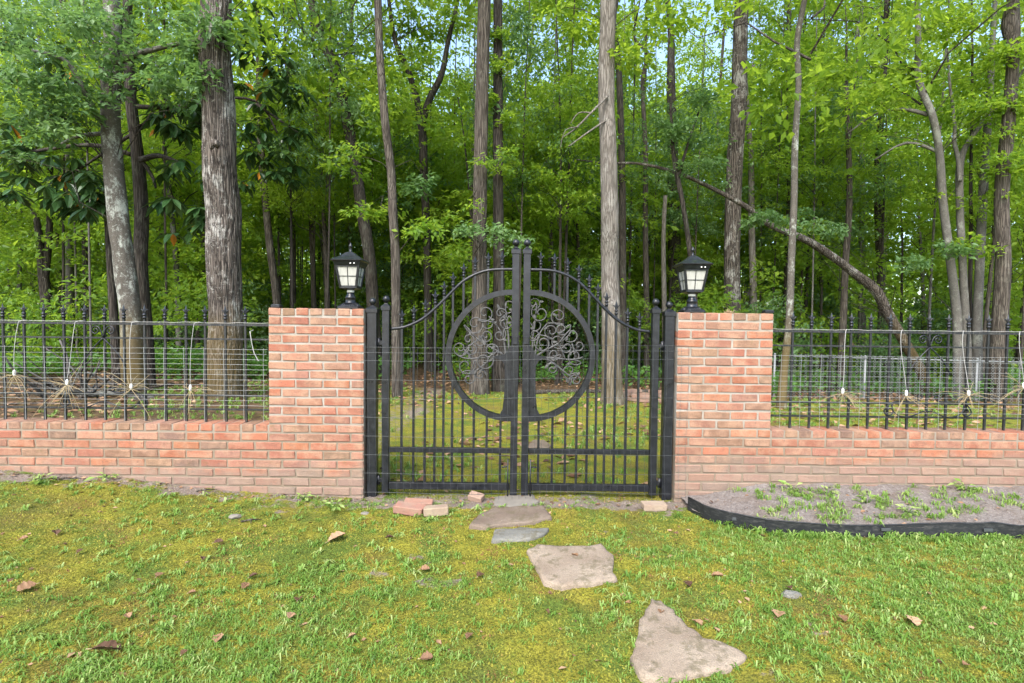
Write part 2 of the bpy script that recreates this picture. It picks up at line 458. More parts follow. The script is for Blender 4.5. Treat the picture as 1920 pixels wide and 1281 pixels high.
def spray_leaves(r, cent, rad, n_per, L, tilt=0.35, thick=0.09, droop=0.22, wr=0.55):
    """flat layered sprays of leaves round the given centres"""
    cent = np.asarray(cent, float); m = len(cent)
    rad = np.broadcast_to(np.asarray(rad, float), (m,))
    idx = np.repeat(np.arange(m), n_per); N = len(idx)
    up = np.tile([0, 0, 1.0], (m, 1)) + r.normal(0, tilt, (m, 3)) * [1, 1, 0.2]; up = unit(up)
    e1 = unit(np.cross(up, r.normal(0, 1, (m, 3)))); e2 = np.cross(up, e1)
    # leaves gather along a few twigs that fan out from the middle
    nt = 7
    tw = r.integers(0, nt, N); ang = tw * 2 * np.pi / nt + r.normal(0, 0.16, N) + np.repeat(r.uniform(0, 6.28, m), n_per)
    rho = np.sqrt(r.uniform(0.02, 1, N)) * rad[idx] * (0.65 + 0.5 * _hash(tw, idx, 11))
    rd = e1[idx] * np.cos(ang)[:, None] + e2[idx] * np.sin(ang)[:, None]
    pos = cent[idx] + rd * rho[:, None] + up[idx] * r.normal(0, thick, N)[:, None]
    pos[:, 2] -= droop * rho ** 2 / np.maximum(rad[idx], 0.1)
    d = rd + r.normal(0, 0.55, (N, 3)); d[:, 2] -= 0.15
    nn = up[idx] + r.normal(0, 0.38, (N, 3))
    ll = L * np.clip(r.normal(0.95, 0.28, N), 0.4, 1.6)
    v, q = leaf_arrays(pos, d, nn, ll, ll * wr)
    sh = np.clip(0.5 + np.repeat(r.normal(0, 0.17, m), n_per) + r.normal(0, 0.17, N), 0, 1)
    return v, q, sh


def merge(parts):
    V = []; Q = []; S = []; o = 0
    for v, q, s in parts:
        V.append(v); Q.append(q + o); S.append(s); o += len(v)
    return np.concatenate(V), np.concatenate(Q), np.concatenate(S)


# ------------------------------------------------------------------ ground
def axis(dense0, dense1, step, lo, hi, grow=1.18):
    a = list(np.arange(dense0, dense1 + 1e-6, step))
    s = step; x = a[-1]
    while x < hi: s = min(s * grow, 12); x += s; a.append(x)
    s = step; x = a[0]; b = []
    while x > lo: s = min(s * grow, 12); x -= s; b.append(x)
    return np.array(b[::-1] + a)


# outline of the bed edging, found on the ground in the photo
EDGE_PX = [(1284, 948), (1300, 962), (1330, 975), (1360, 984), (1410, 995), (1460, 1003), (1560, 1008), (1680, 1009), (1800, 1009), (1920, 1010), (2100, 1012), (2300, 1014)]
EDGE = []
for px_, py_ in EDGE_PX:
    dd_ = CAM_R @ Vector(((px_ - 960) / F_PX, -(py_ - 640.5) / F_PX, -1.0)); t_ = -CAM_Z / dd_.z
    EDGE.append((t_ * dd_.x, CAM_Y + t_ * dd_.y))
EX = np.array([p[0] for p in EDGE]); EY = np.array([p[1] for p in EDGE])
GCX = 0.066                                             # middle of the gate
STONES = []                                             # (cx, cy, r) kept free of grass


def soil_mask(x, y):
    m = np.zeros_like(x)
    m = np.maximum(m, 0.62 * sstep(0.30, 0.03, np.abs(y + 0.10)) * sstep(1.6, 1.0, np.abs(x - GCX)))      # bare strip under the gate
    m = np.maximum(m, 0.52 * sstep(-0.42, -0.05, y) * sstep(0.3, 0.0, y))                                    # along the wall
    m = np.maximum(m, 0.48 * sstep(-0.7, -0.2, y) * sstep(-0.9, -1.4, x) * sstep(-2.3, -1.7, x))
    m = m + 0.24 * sstep(0.56, 0.70, fbm(x * 1.7, y * 1.7, 21)) * (y < 0.2) + 0.26 * sstep(0.60, 0.70, fbm(x * 4.5, y * 4.5, 23)) * (y < 0.2)
    m = m + 0.30 * sstep(0.54, 0.68, fbm(x * 0.8, y * 0.8, 29)) * (y > 0.2)
    return m


def build_ground():
    xs = axis(-4.1, 4.1, 0.02, -300, 300); ys = axis(-2.5, 0.25, 0.02, -40, 400)
    X, Y = np.meshgrid(xs, ys)
    Z = gz(X, Y)
    near = (np.abs(X) < 6) & (Y < 3)
    Z = Z + np.where(near, (fbm(X * 9, Y * 9, 41, 3) - 0.5) * 0.022 + (fbm(X * 38, Y * 38, 47, 2) - 0.5) * 0.010, 0)
    nx, ny = len(xs), len(ys)
    i = np.arange(ny - 1)[:, None] * nx + np.arange(nx - 1)[None, :]
    q = np.stack([i, i + 1, i + nx + 1, i + nx], -1).reshape(-1, 4)
    V = np.stack([X, Y, Z], -1).reshape(-1, 3)
    fc = V[q].mean(1)
    me = np_mesh('ground', V, [q], 'ground', smooth=True)
    for nm, arr in (('soil', soil_mask(X.ravel(), Y.ravel())), ('floor', np.maximum(sstep(4.5, 8.0, Y.ravel()), 0.62 * sstep(0.3, 1.2, Y.ravel()) * sstep(-1.4, -2.4, X.ravel())))):
        a = me.attributes.new(nm, 'FLOAT', 'POINT'); a.data.foreach_set('value', arr.astype(np.float32))
    g = obj('ground', me)
    tag(g, 'mossy yellow green lawn running back to the forest floor', 'ground', kind='structure')


build_ground()


# planting bed behind the black edging
def bed_z(x, y):
    yf = np.interp(x, EX, EY); t = np.clip((y - yf) / np.maximum(0.02 - yf, 0.05), 0, 1)
    zf = 0.055 * sstep(1.25, 1.6, x) + 0.01
    zb = 0.02 + 0.11 * sstep(1.2, 2.0, x)
    return zf + (zb - zf) * t + (fbm(x * 6, y * 6, 61) - 0.5) * 0.035 + (fbm(x * 40, y * 40, 63, 2) - 0.5) * 0.012


def build_bed():
    xs = np.arange(EX[0] + 0.01, 5.0, 0.02); ts = np.linspace(0, 1, 40)
    X, T = np.meshgrid(xs, ts); YF = np.interp(X, EX, EY) + 0.006
    Y = YF + (0.08 - YF) * T; Z = bed_z(X, Y)
    nx, ny = len(xs), len(ts)
    i = np.arange(ny - 1)[:, None] * nx + np.arange(nx - 1)[None, :]
    q = np.stack([i, i + 1, i + nx + 1, i + nx], -1).reshape(-1, 4)
    o = obj('planting_bed', np_mesh('planting_bed', np.stack([X, Y, Z], -1).reshape(-1, 3), [q], 'bed_soil', smooth=True))
    tag(o, 'bare grey soil bed along the right brick wall', 'flower bed', kind='structure')


build_bed()


def build_edging():
    root = empty('lawn_edging', (EDGE[0][0], EDGE[0][1], 0))
    tag(root, 'black plastic lawn edging strip curving round the soil bed', 'edging')
    ox, oy = EDGE[0]
    xs = np.concatenate([np.linspace(EX[0], 1.6, 14), np.arange(1.66, 5.0, 0.06)])
    k = MB(); h0 = []
    for x in xs:
        y = float(np.interp(x, EX, EY)); h0.append((x, y))
    h0 = [(h0[i][0], (h0[max(i - 1, 0)][1] + h0[i][1] + h0[min(i + 1, len(h0) - 1)][1]) / 3) for i in range(len(h0))]
    vs = []
    for i, (x, y) in enumerate(h0):
        a = h0[max(i - 1, 0)]; b = h0[min(i + 1, len(h0) - 1)]
        t = Vector((b[0] - a[0], b[1] - a[1])).normalized(); n = Vector((t.y, -t.x)) * 0.003
        zt = 0.082 + 0.008 * math.sin(x * 5) + 0.012 * math.exp(-((x - 3.0) / 0.06) ** 2)
        tl = 0.012 * math.sin(x * 3.1)
        for s in (1, -1):
            vs.append((x + n.x * s - ox, y + n.y * s - oy, -0.05)); vs.append((x + n.x * s - ox, y + n.y * s + tl - oy, zt))
    m = len(h0); fs = []
    for i in range(m - 1):
        a, b = i * 4, i * 4 + 4
        fs += [(a, b, b + 1, a + 1), (a + 2, a + 3, b + 3, b + 2), (a + 1, b + 1, b + 3, a + 3)]
    fs += [(0, 1, 3, 2), ((m - 1) * 4 + 2, (m - 1) * 4 + 3, (m - 1) * 4 + 1, (m - 1) * 4)]
    k.add(vs, fs).build('strip', 'edging_plastic', root)
    # rolled upper lip and slots of the strip
    MB().tube([(x - ox, y + 0.012 * math.sin(x * 3.1) - oy, 0.083 + 0.008 * math.sin(x * 5) + 0.012 * math.exp(-((x - 3.0) / 0.06) ** 2)) for x, y in h0], 0.0055, 6).build('lip', 'edging_plastic', root)
    for px in (1392, 1648, 1840):
        x = P(px, 985, -0.62).x; y = float(np.interp(x, EX, EY))
        MB().box((-0.028, -0.0075, -0.009), (0.028, -0.0035, 0.009), 0.001).build('slot_plate', 'coated_wire', root).location = (x - ox, y - oy - 0.004, 0.055)


build_edging()

# ------------------------------------------------------------------ brick walls
BP, BH = 0.2032, 0.0664                                 # brick pitch and course height
JT = 0.0115
TOP = 1.392
DEPTH = 0.195


def brick_mesh(w, h, d, seed):
    r = random.Random(seed)
    bm = bmesh.new(); bmesh.ops.create_cube(bm, size=1.0)
    for v in bm.verts:
        v.co = Vector((v.co.x * (w - r.uniform(0, 0.004)), v.co.y * d, v.co.z * (h - r.uniform(0, 0.004))))
        v.co += Vector((r.uniform(-1, 1) * 0.0014, r.uniform(-1, 1) * 0.0012, r.uniform(-1, 1) * 0.0012))
    bmesh.ops.bevel(bm, geom=bm.edges[:], offset=0.0042, segments=1, affect='EDGES')
    for v in bm.verts: v.co += Vector((r.uniform(-1, 1), r.uniform(-1, 1), r.uniform(-1, 1))) * 0.0021
    me = bpy.data.meshes.new('brick'); bm.to_mesh(me); bm.free(); me.materials.append(MATS['brick']); return me


BW = BP - JT; HB = BH - JT; BD = 0.092
HW = BP / 2 - JT
BM_S = [brick_mesh(BW, HB, BD, i) for i in range(10)]
BM_H = [brick_mesh(HW, HB, DEPTH - 0.001, 50 + i) for i in range(6)]
BM_C = {}
BRICK_COL = [(0.381, 0.157, 0.098), (0.335, 0.144, 0.095), (0.393, 0.198, 0.139), (0.323, 0.17, 0.124), (0.417, 0.17, 0.092), (0.347, 0.205, 0.15), (0.381, 0.137, 0.076)]
BRICK_DULL = [(0.224, 0.165, 0.116), (0.19, 0.149, 0.116), (0.258, 0.182, 0.121), (0.235, 0.154, 0.105)]
br = random.Random(11)


def brick_colour(dull):
    c = br.choice(BRICK_DULL) if br.random() < dull else br.choice(BRICK_COL)
    f = br.uniform(0.88, 1.12)
    m = (0.335, 0.17, 0.115)
    c = [q * 0.72 + w * 0.28 for q, w in zip(c, m)]
    return (c[0] * f * 0.78, c[1] * f * br.uniform(0.70, 0.77), c[2] * f * 0.72, 1)


def build_wall(side):
    """side -1: left of the gate, +1: right. Built from the end at the gate outwards."""
    inner = GCX + side * 1.150
    root = empty('brick_wall', (inner, 0, 0))
    tag(root, 'low red brick wall with tall gate pier, %s' % ('standing on the mossy lawn, left of the gate' if side < 0 else 'behind the black edged soil bed, right of the gate'), 'wall')
    n_half = 7
    pier_w = 3.5 * BP
    length = 4.55 - pier_w
    z_low = TOP - 13 * BH                                  # top of the low part
    rc = 0.006                                             # joints lie back by this much
    k = MB()
    def bx(u0, u1, y0, y1, z0, z1):
        a, b = sorted((side * u0, side * u1)); k.box((a, y0, z0), (b, y1, z1))
    bx(rc, pier_w - rc, rc, DEPTH - rc, -0.25, TOP - 0.006)
    bx(pier_w - rc, pier_w + length, rc, DEPTH - rc, -0.25, z_low - 0.006)
    k.build('mortar', 'mortar', root)

    def place(me, u, y, z, dull):
        o = obj('brick', me, root, (side * u, y + br.uniform(-0.0015, 0.0015), z + br.uniform(-0.0012, 0.0012)))
        if br.random() < 0.5 and me in BM_S + BM_H: o.rotation_euler.z = math.pi if me in BM_H else 0.0
        o.rotation_euler.y = br.uniform(-0.004, 0.004)
        o.color = brick_colour(dull)

    zc = TOP - BH / 2 + JT / 2 - 0.001
    for j in range(n_half): place(br.choice(BM_H), (j + 0.5) * BP / 2, DEPTH / 2, zc, 0.45)
    row = 1
    while True:
        z = zc - row * BH
        if z < -0.10: break
        low = row > 13
        u_end = pier_w + length if low else pier_w
        u = 0.0
        odd = row % 2
        if (odd == 0):
            place(br.choice(BM_H), BP / 4, DEPTH / 2, z, 0.12); u = BP / 2
        else:
            place(br.choice(BM_S), BP / 2, DEPTH - BD / 2, z, 0.1)          # rear brick at the end of the wall
        while u + BP / 2 - 0.01 < u_end:
            if u_end - u < BP - 0.01:
                place(br.choice(BM_H), u + BP / 4, DEPTH / 2, z, 0.12); u += BP / 2
            else:
                place(br.choice(BM_S), u + BP / 2, BD / 2 - 0.0005, z, 0.2 if low else 0.16); u += BP
        if row == 13:
            j = 0
            while pier_w + (j + 0.5) * BP / 2 < pier_w + length:
                place(br.choice(BM_H), pier_w + (j + 0.5) * BP / 2, DEPTH / 2, z, 0.5); j += 1
        row += 1
    return root


wall_l = build_wall(-1)
wall_r = build_wall(1)


# ------------------------------------------------------------------ iron work
def finial_mesh():
    k = MB()
    k.lathe([(0.011, 0.0), (0.011, 0.008), (0.015, 0.010), (0.015, 0.016), (0.010, 0.018), (0.010, 0.028), (0.015, 0.030), (0.015, 0.037), (0.010, 0.040), (0.008, 0.048)], n=8)
    k.add([(0.008, 0, 0.046), (0, 0.006, 0.046), (-0.008, 0, 0.046), (0, -0.006, 0.046), (0.0105, 0, 0.074), (0, 0.007, 0.074), (-0.0105, 0, 0.074), (0, -0.007, 0.074), (0, 0, 0.112)],
          [(0, 1, 5, 4), (1, 2, 6, 5), (2, 3, 7, 6), (3, 0, 4, 7), (4, 5, 8), (5, 6, 8), (6, 7, 8), (7, 4, 8)])
    for s in (-1, 1):
        k.tube([(s * 0.004, 0, 0.046), (s * 0.011, 0, 0.062), (s * 0.019, 0, 0.074), (s * 0.026, 0, 0.073), (s * 0.028, 0, 0.068)], [0.004, 0.005, 0.0045, 0.0035, 0.002], 5)
    return k.mesh('finial', 'black_paint')


FINIAL = finial_mesh()


def bar_mesh(h, r=0.0075, mat='rail_paint'):
    return MB().box((-r, -r, 0), (r, r, h), 0.0012).mesh('picket', mat)


def spiral(c, r0, turns, a0, sgn, n=22, rend=0.25):
    return [(c[0] + math.cos(a0 + sgn * t * turns * 2 * math.pi) * r0 * (1 - (1 - rend) * t), c[1] + math.sin(a0 + sgn * t * turns * 2 * math.pi) * r0 * (1 - (1 - rend) * t)) for t in [i / n for i in range(n + 1)]]


def bez(a, b, c, d, n=10):
    o = []
    for i in range(n + 1):
        t = i / n; s = 1 - t
        o.append(tuple(s ** 3 * a[k] + 3 * s * s * t * b[k] + 3 * s * t * t * c[k] + t ** 3 * d[k] for k in range(len(a))))
    return o


FY = 0.10                                               # the fences stand on the middle of the wall
ZL = TOP - 13 * BH
PICK = bar_mesh(1.30 - ZL)


def build_fence(side, first, spacing, orn_k, n=25):
    x0 = first
    root = empty('iron_fence', (x0, FY, ZL - 0.002))
    tag(root, 'black iron picket fence on the brick wall %s of the gate' % ('left' if side < 0 else 'right'), 'fence')
    inner = GCX + side * (1.150 + 3.5 * BP)
    outer = x0 + side * spacing * (n - 0.4)
    rr = random.Random(side + 5)
    for j in range(n):
        x = side * spacing * j + rr.uniform(-0.003, 0.003)
        o = obj('picket', PICK, root, (x, 0, 0)); o.rotation_euler.y = rr.uniform(-0.006, 0.006)
        obj('finial', FINIAL, o, (0, 0, 1.30 - ZL - 0.002))
    for z, r in ((1.263, 0.011), (1.155, 0.008), (0.727, 0.008), (0.622, 0.008)):
        a, b = sorted((inner - x0, outer - x0))
        MB().box((a, -r, z - ZL - r * 0.8), (b, r, z - ZL + r * 0.8), 0.0012).build('rail', 'rail_paint', root)
    # scroll ornament on one picket
    ox = side * spacing * orn_k
    zt = 1.155 - ZL
    for s in (-1, 1):
        # two curls under the top rail
        pts = bez((0, 0.0), (s * 0.012, 0.05), (s * 0.02, 0.085), (s * 0.055, 0.088), 8)[:-1] + spiral((s * 0.055, 0.055), 0.033, 1.35, math.pi / 2, -s, 22, 0.2)
        MB().tube([(ox + x, -0.016, zt + z) for x, z in pts], 0.005, 5).build('scroll', 'black_paint', root)
        # brace running down from the curls
        pts = bez((0, 0.0), (s * 0.05, -0.05), (s * 0.13, -0.12), (s * 0.16, -0.21), 9)
        MB().tube([(ox + x, -0.016, zt + z) for x, z in pts], 0.005, 5).build('brace', 'black_paint', root)
        # wide scrolls between the lower rails
        zb = 0.70 - ZL
        pts = spiral((s * 0.06, 0.075), 0.024, 1.2, -math.pi / 2, s, 16, 0.25)[::-1] + bez((s * 0.06, 0.05), (s * 0.17, 0.02), (s * 0.28, 0.09), (s * 0.33, -0.03), 10)[1:] + spiral((s * 0.29, -0.03), 0.04, 1.1, 0 if s > 0 else math.pi, -s, 16, 0.3)[1:]
        MB().tube([(ox + x, -0.016, zb + z) for x, z in pts], 0.0055, 5).build('scroll', 'black_paint', root)
        pts = bez((0, -0.03), (s * 0.05, -0.02), (s * 0.09, -0.07), (s * 0.16, -0.075), 8) + bez((s * 0.16, -0.075), (s * 0.24, -0.075), (s * 0.28, -0.03), (s * 0.27, 0.03), 8)[1:]
        MB().tube([(ox + x, -0.016, zb + z) for x, z in pts], 0.005, 5).build('scroll', 'black_paint', root)
    return root


fxl = P(462, 690, FY).x
fxr = P(1483, 700, FY).x
fence_l = build_fence(-1, fxl, 0.1525, 7)
fence_r = build_fence(1, fxr, 0.1475, 7)


# wire netting tied to the fences
def netting(name, x0, x1, zs, xs, y, label, mat, rad, jit, seed, zbot, ztop):
    r = random.Random(seed); k = MB()
    for z in zs:
        pts = []; x = x0
        ph = r.uniform(0, 6)
        while x <= x1 + 1e-6:
            pts.append((x, y + 0.006 * math.sin(x * 4 + ph), z + jit * math.sin(x * 5.3 + ph) + jit * 0.6 * math.sin(x * 13 + ph * 2))); x += 0.12
        k.tube(pts, rad, 3, False)
    for x in xs:
        ph = r.uniform(0, 6); n = 7
        k.tube([(x + jit * math.sin(ph + i * 1.1), y - 0.003, zbot + (ztop - zbot) * i / n) for i in range(n + 1)], rad, 3, False)
    o = k.build(name, mat); tag(o, label, 'wire netting'); return o


fr_in = GCX + 1.150 + 3.5 * BP; fl_in = GCX - 1.150 - 3.5 * BP
netting('wire_netting', -5.55, fl_in - 0.005, [ZL + 0.012 + i * 0.0385 for i in range(3, 15)], [fl_in - 0.06 - i * 0.149 for i in range(25)], FY - 0.035,
        'fine wire netting tied across the left iron fence', 'galvanised_wire', 0.0015, 0.002, 3, ZL + 0.005, ZL + 0.56)
netting('wire_netting', fr_in + 0.005, 5.65, [ZL + 0.012 + i * 0.0385 for i in range(3, 15)], [fr_in + 0.09 + i * 0.149 for i in range(25)], FY - 0.035,
        'fine wire netting tied across the right iron fence', 'galvanised_wire', 0.0015, 0.002, 4, ZL + 0.005, ZL + 0.56)

# ------------------------------------------------------------------ gate
GY = 0.085
ARC = [(-0.970, 1.246), (-0.865, 1.262), (-0.745, 1.318), (-0.645, 1.400), (-0.545, 1.500), (-0.443, 1.600), (-0.338, 1.662), (-0.222, 1.694), (-0.05, 1.700)]


def smooth_path(pts, n=6):
    out = []
    for i in range(len(pts) - 1):
        p0 = pts[max(i - 1, 0)]; p1 = pts[i]; p2 = pts[i + 1]; p3 = pts[min(i + 2, len(pts) - 1)]
        for s in range(n):
            t = s / n
            out.append(tuple(0.5 * (2 * p1[k] + (p2[k] - p0[k]) * t + (2 * p0[k] - 5 * p1[k] + 4 * p2[k] - p3[k]) * t * t + (3 * p1[k] - p0[k] - 3 * p2[k] + p3[k]) * t ** 3) for k in range(len(p1))))
    out.append(tuple(pts[-1])); return out


ARCS = smooth_path(ARC)
AXx = np.array([p[0] for p in ARCS]); AZz = np.array([p[1] for p in ARCS])
PICK_X = [-0.892, -0.802, -0.716, -0.642, -0.576, -0.510, -0.431, -0.346, -0.248, -0.144]
RC_Z, RC_R = 1.054, 0.494


def capped_post(name, parent, x, w, h, y=0.0):
    o = MB().box((x - w / 2, y - w / 2, 0), (x + w / 2, y + w / 2, h), 0.002).build(name, 'black_paint', parent)
    c = MB().frustum([(w * 0.5 + 0.007, 0.0), (w * 0.5 + 0.007, 0.028), (w * 0.5, 0.034), (w * 0.25, 0.046), (w * 0.2, 0.05)], (x, y, h)).build('cap', 'black_paint', o)
    MB().lathe([(0.010, 0.048), (0.014, 0.054), (0.010, 0.060)] + [(0.027 * math.sin(a), 0.083 - 0.027 * math.cos(a)) for a in [R(x_) for x_ in range(25, 180, 15)]] + [(0.001, 0.110)], (x, y, h), 16).build('ball', 'black_paint', o)
    return o


def build_gate_leaf(s):
    root = empty('gate_leaf', (GCX, GY, 0.0))
    tag(root, '%s leaf of the black iron gate with half a scrollwork tree' % ('left' if s < 0 else 'right'), 'gate')
    m = -s                                                # paths are written for the left leaf; m mirrors
    X = lambda x: x * m
    capped_post('stile', root, X(-1.010), 0.052, 1.375).location.z = 0.01
    capped_post('stile', root, X(-0.042), 0.053, 1.815).location.z = 0.0
    a, b = sorted((X(-0.982), X(-0.07)))
    MB().box((a, -0.02, 0.035), (b, 0.02, 0.085), 0.002).build('bottom_rail', 'black_paint', root)
    MB().box((a, -0.016, 0.315), (b, 0.016, 0.352), 0.002).build('middle_rail', 'black_paint', root)
    MB().tube([(X(x), 0, z) for x, z in ARCS], 0.0125, 8).build('arched_top_rail', 'black_paint', root)
    cx = -0.066
    pr = 0.0085
    for x in PICK_X:
        za = float(np.interp(x, AXx, AZz))
        d2 = RC_R ** 2 - (x - cx) ** 2
        segs = [(0.08, za + 0.03)]
        if d2 > 0.02:
            hh = math.sqrt(d2); segs = [(0.08, RC_Z - hh + 0.02), (RC_Z + hh - 0.02, za + 0.03)]
        top = None
        for z0, z1 in segs:
            top = MB().box((-pr, -pr, 0), (pr, pr, z1 - z0), 0.0012).build('picket', 'black_paint', root); top.location = (X(x), 0.002, z0)
        obj('finial', FINIAL, top, (0, 0, segs[-1][1] - segs[-1][0] - 0.002))
    # half ring of wide flat bar
    n = 40; vs = []; fs = []
    for i in range(n + 1):
        t = math.pi / 2 + math.pi * i / n
        for rr, yy in ((RC_R, -0.028), (RC_R, 0.028), (RC_R - 0.040, 0.028), (RC_R - 0.040, -0.028)):
            vs.append((X(cx + math.cos(t) * rr), yy, RC_Z + math.sin(t) * rr))
    for i in range(n):
        for q in range(4):
            f = (i * 4 + q, i * 4 + (q + 1) % 4, i * 4 + 4 + (q + 1) % 4, i * 4 + 4 + q); fs.append(f if m > 0 else f[::-1])
    fs += [(0, 1, 2, 3), (n * 4 + 3, n * 4 + 2, n * 4 + 1, n * 4)]
    MB().add(vs, fs).build('half_ring', 'black_paint', root)
    # tree: flat trunk plate and scrolling branches
    trunk = [(-0.066, 0.59), (-0.175, 0.59), (-0.150, 0.612), (-0.130, 0.65), (-0.120, 0.75), (-0.115, 0.90), (-0.118, 0.98), (-0.140, 1.02), (-0.20, 1.035), (-0.19, 1.05), (-0.120, 1.06), (-0.095, 1.10), (-0.066, 1.14)]
    poly = [(X(x), z) for x, z in (trunk if m > 0 else trunk[::-1])]
    tr = MB().prism(poly[::-1] if True else poly, -0.006, 0.006).build('tree_trunk', 'black_paint', root)
    r = random.Random(31 + s)
    centres = []
    tries = 0
    while len(centres) < 17 and tries < 6000:
        tries += 1
        a_ = r.uniform(R(92), R(212)); q = (RC_R - 0.052) * math.sqrt(r.uniform(0.10, 1.0))
        rad = r.uniform(0.046, 0.080)
        if q + rad * 0.85 > RC_R - 0.045: continue
        x = cx + math.cos(a_) * q; z = RC_Z + math.sin(a_) * q
        if x > -0.095 or (abs(z - 1.0) < 0.1 and x > -0.2) or z < 0.86: continue
        if any(math.hypot(x - c[0], z - c[1]) < (rad + c[2]) * 0.66 for c in centres): continue
        centres.append((x, z, rad))
    hubs = [(-0.20, 1.043), (-0.10, 1.09), (-0.075, 1.13), (-0.24, 1.12), (-0.16, 1.24)]
    limbs = [bez((-0.10, 1.0), (-0.13, 1.12), (-0.10, 1.2), (-0.2, 1.3)), bez((-0.19, 1.04), (-0.30, 1.05), (-0.38, 1.0), (-0.47, 1.05)), bez((-0.12, 1.05), (-0.2, 1.12), (-0.32, 1.14), (-0.38, 1.24)), bez((-0.09, 1.08), (-0.08, 1.25), (-0.13, 1.35), (-0.11, 1.46)), bez((-0.19, 1.035), (-0.27, 1.0), (-0.32, 0.93), (-0.42, 0.88))]
    for l in limbs:
        MB().tube([(X(x), 0.002, z) for x, z in l], [0.010 - 0.005 * i / 10 for i in range(11)], 6, flat=0.6).build('branch', 'weathered_iron', tr)
    lp = [p for l in limbs for p in l]
    for (x, z, rad) in centres:
        b0 = min(lp, key=lambda p: math.hypot(p[0] - x, p[1] - z) + (0.2 if p[0] < x else 0) + (0.15 if p[1] > z else 0))
        sg = r.choice((-1, 1)); ang = math.atan2(b0[1] - z, b0[0] - x) + sg * R(75)
        sp = spiral((x, z), rad, r.uniform(1.1, 1.5), ang, -sg, 24, 0.18)
        st = sp[0]; nx = sp[1]; tx, tz = st[0] - nx[0], st[1] - nx[1]; tl = math.hypot(tx, tz)
        dd = math.hypot(b0[0] - st[0], b0[1] - st[1])
        c1 = (st[0] + tx / tl * dd * 0.5, st[1] + tz / tl * dd * 0.5)
        path = bez(b0, ((b0[0] + c1[0]) / 2, (b0[1] + c1[1]) / 2 + 0.01), c1, st, 9)[:-1] + sp
        y = r.uniform(-0.008, 0.008)
        k = MB().tube([(X(px), y, pz) for px, pz in path], 0.0055, 5)
        k.build('scroll', 'weathered_iron', tr)
        # a small leaf on the curl
        lx, lz = path[9 + r.randrange(2, 8)]; la = r.uniform(0, 6.28)
        out = [(0, 0), (0.012, 0.009), (0.024, 0.007), (0.036, 0), (0.024, -0.008), (0.012, -0.008)]
        pol = [(X(lx + px * math.cos(la) - pz * math.sin(la)), lz + px * math.sin(la) + pz * math.cos(la)) for px, pz in out]
        MB().prism(pol, y - 0.009, y - 0.004).build('iron_leaf', 'weathered_iron', tr)
    # hinges and drop bolt
    for z in (0.10, 1.14):
        k = MB().tube([(X(-1.065), 0, z - 0.035), (X(-1.065), 0, z + 0.035)], 0.014, 10)
        a, b = sorted((X(-1.10), X(-1.036))); k.box((a, -0.012, z - 0.016), (b, 0.012, z + 0.016), 0.002)
        k.build('hinge', 'black_paint', root)
    k = MB().tube([(X(-0.085), -0.034, -0.02), (X(-0.085), -0.034, 0.28)], 0.006, 6); k.tube([(X(-0.085), -0.034, 0.22), (X(-0.13), -0.05, 0.22)], 0.005, 6)
    k.build('drop_bolt', 'black_paint', root)
    k = MB().box((X(-0.042) - 0.020, -0.040, 1.14), (X(-0.042) + 0.020, -0.0285, 1.20), 0.003)
    k.build('latch', 'black_paint', root)
    return root


gate_l = build_gate_leaf(-1)
gate_r = build_gate_leaf(1)
for s in (-1, 1):
    root = empty('gate_post', (GCX + s * 1.108, GY - 0.01, -0.1))
    capped_post('post', root, 0, 0.070, 1.465)
    tag(root, 'square black gate post with ball cap against the %s brick pier' % ('left' if s < 0 else 'right'), 'post')

# wire panel hung over the front of the gate
def gate_wire():
    k = MB(); r = random.Random(9)
    x0, x1 = GCX - 1.165, GCX + 1.225
    def pt(u, z):
        x = x0 + (x1 - x0) * u
        yy = -0.022 + 0.012 * math.sin(x * 5.1 + z * 2) - 0.018 * sstep(0.93, 1.0, u)
        return (x + 0.006 * math.sin(z * 6 + u * 9), float(yy), z + 0.006 * math.sin(x * 4.0) - 0.018 * (1 - u) * (z > 0.2) * z)
    zs = [0.03 + 0.142 * i for i in range(8)] + [1.085, 1.125]
    for z in zs: k.tube([pt(i / 26, z + 0.03 * i / 26) for i in range(27)], 0.0016, 3, False)
    nx = int((x1 - x0) / 0.0508)
    for i in range(nx + 1): k.tube([pt(i / nx, (0.0 if i % 5 else -0.03) + 1.15 * j / 9 * (0.975 + 0.025 * i / nx)) for j in range(10)], 0.0011, 3, False)
    o = k.build('wire_netting', 'coated_wire'); tag(o, 'welded wire panel with oblong mesh hung across the lower gate', 'wire netting')


gate_wire()


